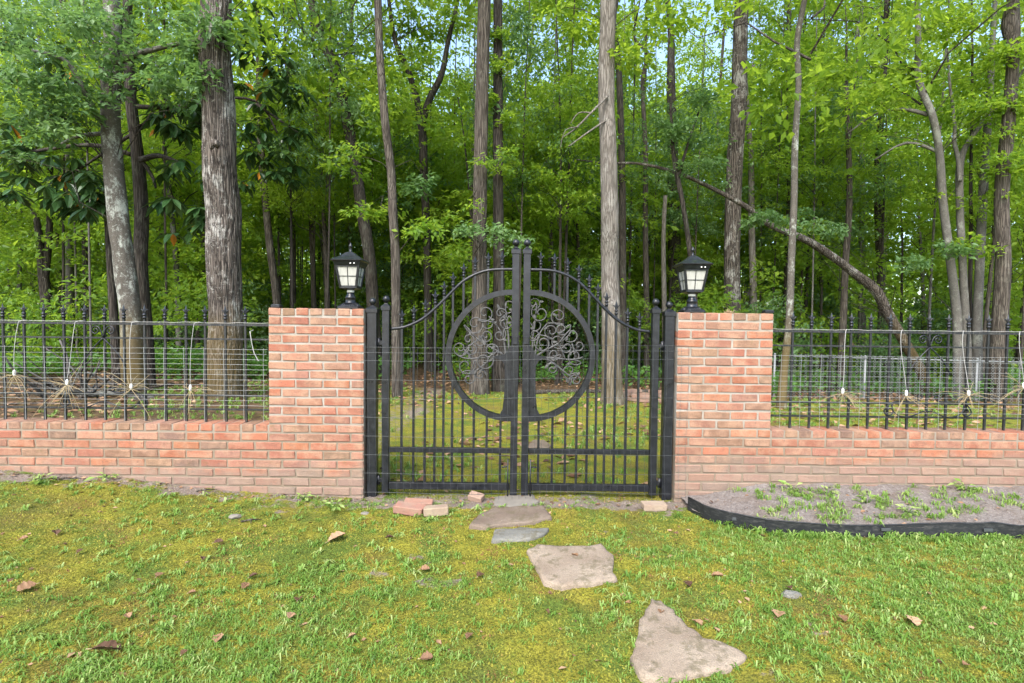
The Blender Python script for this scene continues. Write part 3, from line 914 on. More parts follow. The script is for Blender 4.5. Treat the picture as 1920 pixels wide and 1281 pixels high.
# ------------------------------------------------------------------ lanterns
def lantern(px, label, s):
    p = P(px, 577, 0.10)
    root = empty('pier_lantern', (p.x, 0.105, TOP + 0.001)); root.scale = (0.88, 0.88, 1.0); tag(root, label, 'lantern', 'lanterns on the gate piers')
    k = MB().frustum([(0.088, 0), (0.088, 0.012), (0.080, 0.018), (0.055, 0.034), (0.045, 0.040)])
    for i in range(4):
        for j in range(-3, 4):
            a = i * math.pi / 2; q = [(0.083, j * 0.017, 0.016), (0.047, j * 0.009, 0.042)]
            k.tube([(x * math.cos(a) - y * math.sin(a), x * math.sin(a) + y * math.cos(a), z) for x, y, z in q], 0.0045, 5)
    k.build('base', 'black_paint', root)
    MB().lathe([(0.046, 0.036), (0.046, 0.046), (0.042, 0.050), (0.042, 0.078), (0.045, 0.080), (0.045, 0.086), (0.040, 0.092), (0.030, 0.108), (0.028, 0.122)], n=20).build('neck', 'black_paint', root)
    MB().lathe([(0.027, 0.120), (0.030, 0.124), (0.030, 0.136), (0.027, 0.140)], n=20).build('collar', 'white_plastic', root)
    MB().frustum([(0.030, 0.138), (0.072, 0.152), (0.072, 0.160), (0.060, 0.162)]).build('cage_floor', 'black_paint', root)
    h0, z0, h1, z1 = 0.066, 0.160, 0.094, 0.318
    cage = MB()
    cor = [(-1, -1), (1, -1), (1, 1), (-1, 1)]
    for a in cor: cage.tube([(a[0] * h0, a[1] * h0, z0), (a[0] * h1, a[1] * h1, z1)], 0.0125, 4, smooth=False)
    for i in range(4):
        a, b = cor[i], cor[(i + 1) % 4]
        for f, rr in ((0.03, 0.008), (0.5, 0.0042), (0.97, 0.009)):
            h = h0 + (h1 - h0) * f; z = z0 + (z1 - z0) * f
            cage.tube([(a[0] * h, a[1] * h, z), (b[0] * h, b[1] * h, z)], rr, 4, smooth=False)
        m = ((a[0] + b[0]) / 2, (a[1] + b[1]) / 2)
        cage.tube([(m[0] * h0, m[1] * h0, z0), (m[0] * h1, m[1] * h1, z1)], 0.0042, 4, smooth=False)
    cage.build('cage', 'black_paint', root)
    for i in range(4):
        a, b = cor[i], cor[(i + 1) % 4]
        for u0, u1 in ((0.04, 0.49), (0.51, 0.96)):
            for f0, f1 in ((0.03, 0.49), (0.51, 0.97)):
                vs = []
                for ins in (0.0, 0.004):
                    for u, f in ((u0, f0), (u1, f0), (u1, f1), (u0, f1)):
                        h = h0 + (h1 - h0) * f - ins; z = z0 + (z1 - z0) * f
                        vs.append(((a[0] + (b[0] - a[0]) * u) * h, (a[1] + (b[1] - a[1]) * u) * h, z))
                MB().add(vs, [(0, 1, 2, 3), (7, 6, 5, 4), (0, 4, 5, 1), (1, 5, 6, 2), (2, 6, 7, 3), (3, 7, 4, 0)]).build('pane', 'pane_glass', root)
    ro = MB().frustum([(0.100, 0.314), (0.106, 0.322), (0.116, 0.346), (0.130, 0.352), (0.131, 0.358), (0.105, 0.372), (0.072, 0.388), (0.058, 0.398), (0.040, 0.412), (0.026, 0.422), (0.016, 0.425)]).build('roof', 'black_paint', root)
    MB().lathe([(0.020, 0.420), (0.012, 0.432), (0.009, 0.455), (0.015, 0.462), (0.017, 0.470), (0.010, 0.480), (0.006, 0.488), (0.001, 0.496)], n=14).build('finial', 'black_paint', ro)
    for dx in (0.0, 0.03):
        MB().lathe([(0.006, 0), (0.007, 0.003), (0.005, 0.008), (0.001, 0.010)], n=8).build('sensor', 'white_plastic', ro).location = (0.035 + dx, -0.122, 0.326)
    return root


lantern(657, 'black pier lantern with cream panes on the left brick pier', -1)
lantern(1297, 'black pier lantern with cream panes on the right brick pier', 1)
for px, lab in ((519, 'small flat black box on the outer corner of the left pier'), (1440, 'small flat black box on the outer corner of the right pier')):
    p = P(px, 580, 0.08)
    o = MB().box((-0.034, -0.03, 0), (0.034, 0.03, 0.022), 0.004).build('solar_cap', 'black_paint'); o.location = (p.x, 0.08, TOP + 0.0015); tag(o, lab, 'box')
    MB().box((-0.026, -0.022, 0.0215), (0.026, 0.022, 0.025), 0.001).build('solar_cell', 'coated_wire', o)


# ------------------------------------------------------------------ starburst lights hanging on the fences
def starburst(px_top, px, py, label, seed, n=22, L=0.16, cord_only=False):
    r = random.Random(seed); Y = FY - 0.06
    a = P(px_top, 606 + (px_top > 960) * 15, Y); b = P(px, py, Y)
    root = empty('starburst_light', (b.x, Y, b.z)); tag(root, label, 'string light', 'starburst lights hung on the iron fences')
    dx, dz = a.x - b.x, 1.278 - b.z
    pts = [(dx + 0.05, 0.045, dz - 0.004), (dx + 0.02, 0.02, dz + 0.002)] + bez((dx, 0.0, dz - 0.008), (dx - 0.02, -0.01, dz * 0.7), (dx * 0.2 + r.uniform(-0.02, 0.02), 0, dz * 0.4), (0, 0, 0.04), 12)
    MB().tube(pts, 0.0019, 5).build('cord', 'cord', root)
    MB().lathe([(0.003, 0.042), (0.009, 0.034), (0.010, 0.004), (0.006, -0.004)], n=10).build('socket', 'white_plastic', root)
    if cord_only: return
    k = MB(); n = int(n * r.uniform(0.5, 1.0)); b0 = Vector((r.uniform(-0.5, 0.5), 0, r.uniform(-0.3, 0.15)))
    for i in range(n):
        az = r.uniform(0, 6.28); el = r.uniform(-0.9, 0.55) if r.random() < 0.8 else r.uniform(0.4, 1.2); l = L * r.uniform(0.35, 1.7)
        d = Vector((math.cos(az) * math.cos(el), math.sin(az) * math.cos(el) * 0.45 - 0.15, math.sin(el))) + b0 * r.random()
        wv = Vector((r.gauss(0, 0.012), 0, r.gauss(0, 0.012)))
        k.tube([d * (l * t) + wv * math.sin(t * 3.1) + Vector((0, 0, -0.10 * l * t * t * 2.5)) for t in (0.02, 0.35, 0.7, 1.0)], [0.0019, 0.0016, 0.0013, 0.0008], 4)
    k.build('straws', 'straw', root)['kind'] = 'stuff'


starburst(35, 27, 704, 'starburst light farthest along the left fence, short drooping straws', 1, 20, 0.13)
starburst(141, 126, 722, 'starburst light beside the scroll on the left fence', 2, 26, 0.19)
starburst(247, 246, 730, 'starburst light in front of the lichen covered trunk', 3, 24, 0.20)
starburst(364, 357, 732, 'starburst light beside the big oak on the left fence', 4, 22, 0.16)
starburst(1586, 1580, 738, 'starburst light on the right fence nearest the pier', 6, 22, 0.15)
starburst(1690, 1699, 742, 'starburst light in the middle of the right fence', 7, 24, 0.16)
starburst(1806, 1816, 742, 'starburst light right of the scroll on the right fence', 8, 24, 0.17)
starburst(1912, 1919, 728, 'starburst light at the picture edge on the right fence', 9, 24, 0.16)
b_ = P(472, 672, FY - 0.06)
o = MB().tube([(0, 0.03, 0.21), (-0.012, 0, 0.20), (0.0, 0, 0.12), (0.012, 0, 0.06), (0.02, 0, 0.035), (0.05, -0.01, -0.012), (0.06, -0.01, -0.02)], 0.0026, 5).build('power_cord', 'cord')
o.location = b_; tag(o, 'short loose white cord hanging beside the left pier', 'cord')
for s, lab in ((-1, 'thin white cord run along the top rail of the left fence'), (1, 'thin white cord run along the top rail of the right fence')):
    r = random.Random(s); xa = fl_in - 0.02 if s < 0 else fr_in + 0.02
    o = MB().tube([(s * 0.08 * i, -0.012 + r.uniform(-0.004, 0.004), r.uniform(-0.002, 0.004)) for i in range(34)], 0.0018, 4).build('light_cord', 'cord')
    o.location = (xa, FY, 1.2755); tag(o, lab, 'cord')


# ------------------------------------------------------------------ stones and loose bricks at the gate
def ground_at(px, py, z=0.0):
    d = CAM_R @ Vector(((px - 960) / F_PX, -(py - 640.5) / F_PX, -1.0)); t = (z - CAM_Z) / d.z
    return Vector((t * d.x, CAM_Y + t * d.y, z))


def flagstone(outline, mat, label, h=0.028, seed=0):
    h *= 0.72
    r = random.Random(seed)
    pts = [ground_at(px, py, 0.02) for px, py in outline]
    c = sum(pts, Vector()) / len(pts); c.z = float(gz(c.x, c.y)) + 0.0
    ring = []
    for i, p in enumerate(pts):
        q = pts[(i + 1) % len(pts)]
        for t in (0, 0.25, 0.5, 0.75):
            w = p.lerp(q, t); ring.append((w.x - c.x + r.uniform(-1, 1) * 0.0045, w.y - c.y + r.uniform(-1, 1) * 0.0045))
    n = len(ring); vs = []
    for sc_, z in ((1.0, -0.03), (1.0, h - 0.010), (0.985, h - 0.002), (0.90, h + 0.001), (0.55, h + 0.003), (0.0, h + 0.003)):
        if sc_ == 0: vs.append((0, 0, z)); continue
        for i, (x, y) in enumerate(ring): vs.append((x * sc_, y * sc_, z + (0.003 * math.sin(i * 1.7) if sc_ > 0.6 else r.uniform(-0.002, 0.002))))
    fs = []
    for lv in range(4):
        for i in range(n): fs.append((lv * n + i, lv * n + (i + 1) % n, lv * n + n + (i + 1) % n, lv * n + n + i))
    for i in range(n): fs.append((4 * n + i, 4 * n + (i + 1) % n, 5 * n))
    area = sum(ring[i][0] * ring[(i + 1) % n][1] - ring[(i + 1) % n][0] * ring[i][1] for i in range(n))
    if area < 0: fs = [f[::-1] for f in fs]
    k = MB().add(vs, fs, True)
    o = k.build('stepping_stone', mat); o.location = c
    tag(o, label, 'stone', 'stepping stones leading to the gate')
    STONES.append([(x * 0.95 + c.x, y * 0.95 + c.y) for x, y in ring])
    return o


flagstone([(1183, 1230), (1190, 1205), (1200, 1160), (1222, 1120), (1240, 1124), (1262, 1142), (1282, 1165), (1320, 1192), (1368, 1206), (1404, 1226), (1368, 1250), (1310, 1260), (1240, 1274), (1200, 1262)], 'flagstone_tan', 'large tan flagstone with a pointed end, nearest of the stepping stones', 0.03, 1)
flagstone([(986, 1032), (1006, 1021), (1080, 1024), (1128, 1020), (1151, 1042), (1148, 1070), (1158, 1086), (1110, 1094), (1052, 1098), (1020, 1090)], 'flagstone_tan', 'broad six sided tan flagstone in the middle of the path', 0.03, 2)
flagstone([(922, 1012), (928, 992), (975, 989), (1030, 990), (1020, 1002), (985, 1012)], 'flagstone_grey', 'small grey slate slab tilted on the path', 0.028, 3)
flagstone([(880, 984), (895, 966), (925, 952), (980, 948), (1020, 948), (1035, 970), (1000, 978), (950, 982), (910, 988)], 'flagstone_brown', 'brown speckled flagstone just before the gate', 0.03, 4)
flagstone([(985, 836), (1000, 822), (1020, 822), (1034, 832), (1025, 842), (1000, 846)], 'flagstone_brown', 'flat brown stone lying behind the gate', 0.02, 5)
flagstone([(925, 942), (928, 926), (955, 921), (1000, 921), (1010, 934), (990, 944)], 'concrete', 'pale concrete pad beneath the meeting gate stiles', 0.012, 6)


def loose_brick(px, py, rz, tilt, colr, label, size=(0.2, 0.09, 0.056)):
    p = ground_at(px, py, 0.0)
    me = brick_mesh(size[0], size[2], size[1], int(px))
    o = obj('loose_brick', me); o.location = (p.x, p.y, float(gz(p.x, p.y)) + size[2] / 2 + 0.004); o.rotation_euler = (tilt, tilt * 0.4, rz); o.color = (*colr, 1)
    tag(o, label, 'brick')


loose_brick(768, 962, R(-14), R(5), (0.42, 0.10, 0.055), 'dark red loose brick lying at the foot of the left gate leaf', (0.21, 0.085, 0.058))
loose_brick(817, 964, R(10), R(-3), (0.46, 0.36, 0.22), 'tan loose brick end beside the dark red one', (0.165, 0.085, 0.055))
loose_brick(785, 948, R(4), R(8), (0.45, 0.16, 0.09), 'broken red brick slab half hidden behind two loose bricks', (0.2, 0.08, 0.04))
loose_brick(1226, 951, R(3), R(2), (0.48, 0.38, 0.25), 'tan loose brick at the foot of the right gate leaf', (0.17, 0.09, 0.045))
loose_brick(893, 935, R(-20), R(14), (0.44, 0.25, 0.16), 'broken pinkish brick piece under the gate', (0.11, 0.07, 0.045))


def rock(px, py, s, label, colr='concrete', seed=0):
    r = random.Random(seed); p = ground_at(px, py, 0.0)
    bm = bmesh.new(); bmesh.ops.create_icosphere(bm, subdivisions=2, radius=1.0)
    for v in bm.verts: v.co = Vector((v.co.x * s, v.co.y * s * 0.8, v.co.z * s * 0.42)) * r.uniform(0.8, 1.14)
    me = bpy.data.meshes.new('rock'); bm.to_mesh(me); bm.free(); me.materials.append(MATS[colr])
    o = obj('rock', me); o.location = (p.x, p.y, float(gz(p.x, p.y)) + s * 0.12); tag(o, label, 'rock')


rock(684, 962, 0.032, 'whitish lump of rock at the corner of the left pier', 'concrete', 2)
rock(1022 + 462, 1120, 0.045, 'flat grey stone sunk in the grass beside the path', 'flagstone_grey', 3)
rock(440, 975, 0.04, 'pale chip of stone on the moss before the left wall', 'concrete', 4)


# ------------------------------------------------------------------ lawn: grass, moss, litter (nobody could count it)
from math import hypot


def in_poly(x, y, poly):
    ins = np.zeros(len(x), bool); n = len(poly); j = n - 1
    for i in range(n):
        xi, yi = poly[i]; xj, yj = poly[j]
        c = ((yi > y) != (yj > y)) & (x < (xj - xi) * (y - yi) / (yj - yi + 1e-12) + xi)
        ins ^= c; j = i
    return ins


def off_stones(x, y):
    ok = np.ones(len(x), bool)
    for p in STONES: ok &= ~in_poly(x, y, p)
    return ok


def lawn_z(x, y):
    return gz(x, y) + (fbm(x * 9, y * 9, 41, 3) - 0.5) * 0.022 + (fbm(x * 38, y * 38, 47, 2) - 0.5) * 0.010


def blades(base, az, L, W, lean, sh):
    n = len(base); d = np.stack([np.cos(az), np.sin(az), np.zeros(n)], 1); s = np.stack([-np.sin(az), np.cos(az), np.zeros(n)], 1)
    up = np.array([0, 0, 1.0]); L = L[:, None]; W = W[:, None]; lean = lean[:, None]
    m = base + d * L * lean * 0.35 + up * L * 0.55 * np.sqrt(np.maximum(1 - (lean * 0.6) ** 2, 0.1))
    t = base + d * L * lean + up * L * np.maximum(0.80 - 0.75 * lean ** 1.5, 0.06)
    v = np.stack([base - s * W * 0.4, base + s * W * 0.4, m + s * W * 0.5, m - s * W * 0.5, t], 1).reshape(-1, 3)
    i = np.arange(n) * 5
    return v, np.stack([i, i + 1, i + 2, i + 3], 1), np.stack([i + 3, i + 2, i + 4], 1), sh


def build_lawn():
    r = np.random.default_rng(5)
    # tufts
    N = 36000
    x = r.uniform(-4.6, 4.6, N); y = r.uniform(-2.7, -0.02, N)
    dens = 0.10 + 0.55 * sstep(-0.9, -2.1, y) + 0.55 * sstep(0.2, 2.2, x) * sstep(-0.4, -0.9, y) - 0.25 * sstep(-0.8, -0.2, y) * (x < 1.2)
    dens = dens - 0.06 + (fbm(x * 1.3, y * 1.3, 71) - 0.5) * 2.0 + (fbm(x * 5, y * 5, 73, 2) - 0.5) * 1.4
    behind_edge = (x > EX[0]) & (y > np.interp(x, EX, EY) - 0.02)
    keep = (r.uniform(0, 1, N) < np.clip(dens, 0.03, 0.95)) & off_stones(x, y) & ~behind_edge & (y < -0.05)
    x = x[keep]; y = y[keep]; n = len(x)
    nb = 11
    X = np.repeat(x, nb) + r.normal(0, 0.010, n * nb); Y = np.repeat(y, nb) + r.normal(0, 0.010, n * nb)
    big = np.repeat(np.clip(r.normal(1, 0.3, n), 0.4, 1.9), nb)
    base = np.stack([X, Y, lawn_z(X, Y) - 0.004], 1)
    L = big * r.uniform(0.014, 0.042, n * nb); W = big * r.uniform(0.0020, 0.0042, n * nb)
    parts = [blades(base, r.uniform(0, 6.283, n * nb), L, W, r.uniform(0.45, 1.05, n * nb), np.clip(np.repeat(r.normal(0.45, 0.18, n), nb) + r.normal(0, 0.14, n * nb), 0, 1))]
    # wide bladed crabgrass stars lying flat
    N1 = 2600
    xc = r.uniform(-4.5, 4.5, N1); yc = r.uniform(-2.6, -0.1, N1)
    kc = (fbm(xc * 1.1, yc * 1.1, 75) + r.normal(0, 0.05, N1) + 0.05 * (yc < -1.0) > 0.52) & off_stones(xc, yc) & ~((xc > EX[0]) & (yc > np.interp(xc, EX, EY) - 0.03)); xc = xc[kc]; yc = yc[kc]; m = len(xc); k = 9
    X = np.repeat(xc, k) + r.normal(0, 0.006, m * k); Y = np.repeat(yc, k) + r.normal(0, 0.006, m * k)
    L = np.repeat(r.uniform(0.03, 0.066, m), k) * r.uniform(0.5, 1.15, m * k)
    parts.append(blades(np.stack([X, Y, lawn_z(X, Y) - 0.003], 1), r.uniform(0, 6.283, m * k), L, L * r.uniform(0.09, 0.15, m * k), r.uniform(0.7, 1.15, m * k), np.clip(np.repeat(r.normal(0.5, 0.2, m), k) + r.normal(0, 0.12, m * k), 0, 1)))
    # tufts along the edging, on the bed and behind the gate
    N2 = 380
    xb = r.uniform(1.3, 4.9, N2); yb = np.interp(xb, EX, EY) + r.uniform(0.02, 0.62, N2)
    kb = (fbm(xb * 2.2, yb * 3, 81) > 0.55) & (yb < -0.03); xb = xb[kb]; yb = yb[kb]
    xe = r.uniform(1.35, 4.9, 150); ye = np.interp(xe, EX, EY) - r.uniform(0.01, 0.05, 150)
    N3 = 5200
    xg = r.uniform(-6.5, 7.5, N3); yg = r.uniform(0.3, 6.8, N3)
    kg = fbm(xg * 0.9, yg * 0.9, 91) + r.normal(0, 0.06, N3) > 0.53; xg = xg[kg]; yg = yg[kg]
    for xx, yy, zz, bl in ((xb, yb, bed_z(xb, yb), (0.03, 0.075)), (xe, ye, lawn_z(xe, ye), (0.03, 0.09)), (xg, yg, gz(xg, yg), (0.03, 0.10))):
        m = len(xx); k = 12
        X = np.repeat(xx, k) + r.normal(0, 0.012, m * k); Y = np.repeat(yy, k) + r.normal(0, 0.012, m * k)
        b = np.stack([X, Y, np.repeat(zz, k) - 0.004], 1); L = r.uniform(*bl, m * k)
        parts.append(blades(b, r.uniform(0, 6.283, m * k), L, L * r.uniform(0.07, 0.13, m * k), r.uniform(0.3, 1.0, m * k), np.clip(np.repeat(r.normal(0.5, 0.2, m), k) + r.normal(0, 0.13, m * k), 0, 1)))
    V = []; Q = []; T = []; S = []; o = 0
    for v, q, t, s in parts: V.append(v); Q.append(q + o); T.append(t + o); S.append(s); o += len(v)
    S = np.concatenate(S)
    g = obj('grass', np_mesh('grass', np.concatenate(V), [np.concatenate(Q), np.concatenate(T)], 'grass', {'shade': np.concatenate([S, S])}))
    tag(g, 'short bright green grass tufts scattered over the mossy lawn', 'grass', kind='stuff')
    # moss: short upright scales
    N = 230000
    x = r.uniform(-4.2, 4.2, N); y = r.uniform(-2.55, 0.5, N) ** 1
    mk = soil_mask(x, y) + (fbm(x * 7, y * 7, 95, 3) - 0.5) * 0.7
    behind_edge = (x > EX[0]) & (y > np.interp(x, EX, EY) - 0.01)
    keep = (mk < 0.42) & off_stones(x, y) & ~behind_edge & ((y < -0.02) | ((y > 0.1) & (np.abs(x - GCX) < 1.1)))
    x = x[keep]; y = y[keep]; n = len(x)
    c = np.stack([x, y, lawn_z(x, y) - 0.002], 1)
    d = r.normal(0, 0.7, (n, 3)); d[:, 2] = np.abs(d[:, 2]) + 0.35
    l = r.uniform(0.006, 0.015, n)
    v, q = leaf_arrays(c, d, r.normal(0, 1, (n, 3)), l, l * 0.5, 0.0)
    sh = np.clip(0.47 + (fbm(x * 4, y * 4, 97, 3) - 0.5) * 1.7 + (fbm(x * 26, y * 26, 98, 2) - 0.5) * 1.1 + r.normal(0, 0.14, n), 0, 1)
    g = obj('moss', np_mesh('moss', v, [q], 'moss', {'shade': sh})); tag(g, 'yellow green moss carpet covering the lawn', 'moss', kind='stuff')
    # broken leaf litter behind the fence and small crumbs in front
    N = 9000
    x = r.uniform(-9, 9, N); y = 0.3 + 9.5 * r.uniform(0, 1, N) ** 0.9
    k = fbm(x * 0.8, y * 0.8, 99) + 0.12 * sstep(4, 7, y) + 0.10 * (np.abs(x) > 1.8) > 0.50; x = x[k]; y = y[k]
    xb = r.uniform(1.3, 4.9, 90); yb = np.interp(xb, EX, EY) + r.uniform(0.03, 0.55, 90); kb = yb < -0.02
    xs_ = r.uniform(-4, 3.9, 520); ys_ = r.uniform(-2.3, -0.06, 520)
    xw = np.concatenate([r.uniform(-1.2, 1.3, 160), r.uniform(-4.2, -1.0, 150)]); yw = np.concatenate([r.uniform(-0.16, 0.25, 160), -0.02 - np.abs(r.normal(0, 0.09, 150))])
    bx_ = np.concatenate([x, xb[kb], xs_, xw]); by_ = np.concatenate([y, yb[kb], ys_, yw])
    bz = np.concatenate([gz(x, y) + 0.012, bed_z(xb[kb], yb[kb]) + 0.008, lawn_z(xs_, ys_) + 0.006, lawn_z(xw, yw) + 0.008])
    n = len(bx_); c = np.stack([bx_, by_, bz], 1); d = r.normal(0, 1, (n, 3)); d[:, 2] *= 0.15
    nn = r.normal(0, 0.35, (n, 3)); nn[:, 2] += 1
    l = np.concatenate([r.uniform(0.05, 0.13, len(x)), r.uniform(0.010, 0.042, n - len(x))])
    v, q = leaf_arrays(c, d, nn, l, l * 0.6, 0.1)
    g = obj('leaf_litter', np_mesh('leaf_litter', v, [q], 'litter', {'shade': r.uniform(0, 1, n)})); tag(g, 'brown leaf litter strewn over the ground behind the wall', 'leaf litter', kind='stuff')


build_lawn()


def clods():
    r = np.random.default_rng(8); n = 1500
    x = np.concatenate([r.uniform(1.28, 4.9, 1050), r.uniform(-1.15, 1.3, 250), r.uniform(-4.2, -1.1, 200)])
    y = np.concatenate([np.interp(x[:1050], EX, EY) + r.uniform(0.02, 0.62, 1050), r.uniform(-0.2, 0.1, 250), -0.02 - np.abs(r.normal(0, 0.08, 200))])
    k = y < np.where(x > 1.25, -0.01, 0.12); x = x[k]; y = y[k]; n = len(x)
    z = np.where((x > EX[0]) & (y > np.interp(x, EX, EY)), bed_z(x, y), lawn_z(x, y))
    sz = np.clip(r.lognormal(-5.1, 0.5, n), 0.003, 0.02)[:, None, None]
    oc = np.array([[1, 0, 0], [0, 1, 0], [-1, 0, 0], [0, -1, 0], [0, 0, 0.8], [0, 0, -0.8]], float)
    v = np.stack([x, y, z], 1)[:, None, :] + oc[None] * sz * r.uniform(0.6, 1.3, (n, 6, 1))
    f = np.array([[0, 1, 4], [1, 2, 4], [2, 3, 4], [3, 0, 4], [1, 0, 5], [2, 1, 5], [3, 2, 5], [0, 3, 5]])
    q = (np.arange(n)[:, None, None] * 6 + f[None]).reshape(-1, 3)
    o = obj('soil_clods', np_mesh('soil_clods', v.reshape(-1, 3), [q], 'bed_soil')); tag(o, 'small clods and grit lying on the bare soil', 'grit', kind='stuff')


clods()


def fallen_leaf(px, py, size, colr, label, seed, rz=None):
    """a curled dry leaf with lobed outline and midrib"""
    r = random.Random(seed); p = ground_at(px, py, 0.01); size *= 0.8
    n = 9; vs = []; fs = []
    for i in range(n):
        t = i / (n - 1); w = size * 0.42 * math.sin(math.pi * min(1, t * 0.97 + 0.015)) ** 0.7 * (1 + 0.25 * math.sin(i * 2.4 + seed))
        cz = 0.25 * size * math.sin(math.pi * t) * r.uniform(0.3, 0.8)
        x = (t - 0.5) * size
        vs += [(x, -w, cz * 0.4 + w * 0.35 + 0.004), (x, 0, cz * 0.2), (x, w, cz * 0.5 + w * 0.25 + 0.004)]
    for i in range(n - 1):
        a = i * 3; fs += [(a, a + 3, a + 4, a + 1), (a + 1, a + 4, a + 5, a + 2)]
    m = len(vs)
    me = bpy.data.meshes.new('fallen_leaf'); me.from_pydata([Vector(v) for v in vs], [], fs); me.materials.append(MATS['litter'])
    a = me.attributes.new('shade', 'FLOAT', 'FACE'); a.data.foreach_set('value', [colr + r.uniform(-0.08, 0.08) for _ in fs])
    o = obj('fallen_leaf', me); so = o.modifiers.new('thickness', 'SOLIDIFY'); so.thickness = 0.0012
    o.location = (p.x, p.y, float(lawn_z(np.array([p.x]), np.array([p.y]))[0]) + 0.016); o.rotation_euler = (r.uniform(-0.25, 0.25), r.uniform(-0.25, 0.25), rz if rz is not None else r.uniform(0, 6.28))
    tag(o, label, 'leaf', 'fallen leaves on the lawn'); MB().tube([(-size * 0.72, 0, 0.0), (-size * 0.5, 0, 0.002)], 0.0016, 5).build('stalk', 'straw', o)


fallen_leaf(632, 1006, 0.13, 0.78, 'largest tan fallen leaf on the moss before the left pier', 1, 0.6)
fallen_leaf(730, 1007, 0.055, 0.0, 'dark red brown curled leaf right of the large tan leaf', 2)
fallen_leaf(200, 1222, 0.12, 0.06, 'dark brown crumpled leaf low in the left of the lawn', 3, 0.3)
fallen_leaf(50, 1112, 0.09, 0.55, 'pinkish brown pointed leaf near the picture edge on the lawn', 4)
fallen_leaf(1078, 1046, 0.05, 0.5, 'small reddish leaf lying on the six sided flagstone', 5)
fallen_leaf(1345, 1085, 0.07, 0.62, 'orange tan leaf in the grass right of the flagstones', 6)
fallen_leaf(1308, 1172, 0.06, 0.7, 'tan leaf resting on the edge of the pointed flagstone', 7)
fallen_leaf(1460, 1156, 0.075, 0.75, 'pale tan leaf in the grass between flagstone and edging', 8)
fallen_leaf(1712, 1168, 0.08, 0.95, 'pale straw coloured leaf in the grass far right', 9)
fallen_leaf(797, 1066, 0.06, 0.5, 'orange brown leaf on bare sand beside the moss', 10)
fallen_leaf(358, 915, 0.075, 1.0, 'pale yellow leaf against the foot of the left wall', 11)
fallen_leaf(410, 1020, 0.06, 0.1, 'dark brown leaf among grass left of the large tan leaf', 12)
for i_, (px_, py_) in enumerate([(380, 1050), (460, 1095), (475, 1076), (360, 1108), (105, 1016), (45, 1030), (150, 1045), (300, 1082), (560, 1120), (240, 1155), (345, 1225), (410, 1195), (880, 1190), (660, 1195), (800, 1235), (545, 1155), (1240, 1150), (1290, 1100), (1580, 1165), (1480, 1105), (1810, 1250), (900, 1080)]):
    fallen_leaf(px_, py_, 0.035 + 0.03 * ((i_ * 37) % 10) / 10, ((i_ * 53) % 100) / 130.0, 'small brown dry leaf lying loose on the mossy lawn', 40 + i_)

# ------------------------------------------------------------------ trees
def trunk_mesh(path, rads, sides=10, rough=0.05, seed=0, extra=(), mat='bark_brown', steps=5, ridge=0.0, name='trunk'):
    r = np.random.default_rng(seed)
    V = []; Q = []; o = 0
    for pth, rd in [(path, rads)] + list(extra):
        pts = smooth_path([(*p, q) for p, q in zip([tuple(p) for p in pth], rd)], steps)
        pts = np.array(pts); m = len(pts); C = pts[:, :3]; RR = pts[:, 3]
        t = unit(np.gradient(C, axis=0)); ref = np.tile([0.0, 1.0, 0.0], (m, 1))
        u = unit(np.cross(t, ref)); w = np.cross(t, u)
        a = np.arange(sides) * 2 * np.pi / sides
        A, I = np.meshgrid(a, np.arange(m))
        rad = RR[:, None] * (1 + rough * (fbm(np.cos(A) * 1.5 + 9 + o, np.sin(A) * 1.5 + I * 0.18, seed, 2) - 0.5) * 2)
        if ridge:
            h = C[:, 2][:, None]
            ph = fbm(np.cos(A) * 2 + 3, h * 1.3 + np.sin(A) * 2, seed + 7, 2) * 5
            cr = np.abs(np.sin(A * round(sides / 7.0) / 2 + ph)) * 0.7 + fbm(A * 14, h * 9, seed + 3, 3) * 0.9
            rad = rad * (1 + ridge * (cr - 0.8))
        v = C[:, None, :] + (u[:, None, :] * np.cos(A)[..., None] + w[:, None, :] * np.sin(A)[..., None]) * rad[..., None]
        i = np.arange(m - 1)[:, None] * sides + np.arange(sides)[None, :]
        j = np.arange(m - 1)[:, None] * sides + (np.arange(sides)[None, :] + 1) % sides
        q = np.stack([i, j, j + sides, i + sides], -1).reshape(-1, 4)
        V.append(v.reshape(-1, 3)); Q.append(q + o); o += v.size // 3
    return np_mesh(name, np.concatenate(V), [np.concatenate(Q)], mat, smooth=True)


def branches_mesh(segs, mat, name='branches', seed=5):
    k = MB(); r = random.Random(seed)
    for a, b, r0, sag in segs:
        a = Vector(a); b = Vector(b); l = (b - a).length
        pts = [a.lerp(b, t) + Vector((r.gauss(0, 0.05) * l, r.gauss(0, 0.05) * l, math.sin(math.pi * t) * sag * 1.6 + r.gauss(0, 0.035) * l)) * (0 if t in (0, 1) else 1) for t in (0, 0.25, 0.5, 0.75, 1)]
        k.tube(pts, [r0, r0 * 0.8, r0 * 0.6, r0 * 0.42, r0 * 0.2], 4, False)
    return k.mesh(name, mat)


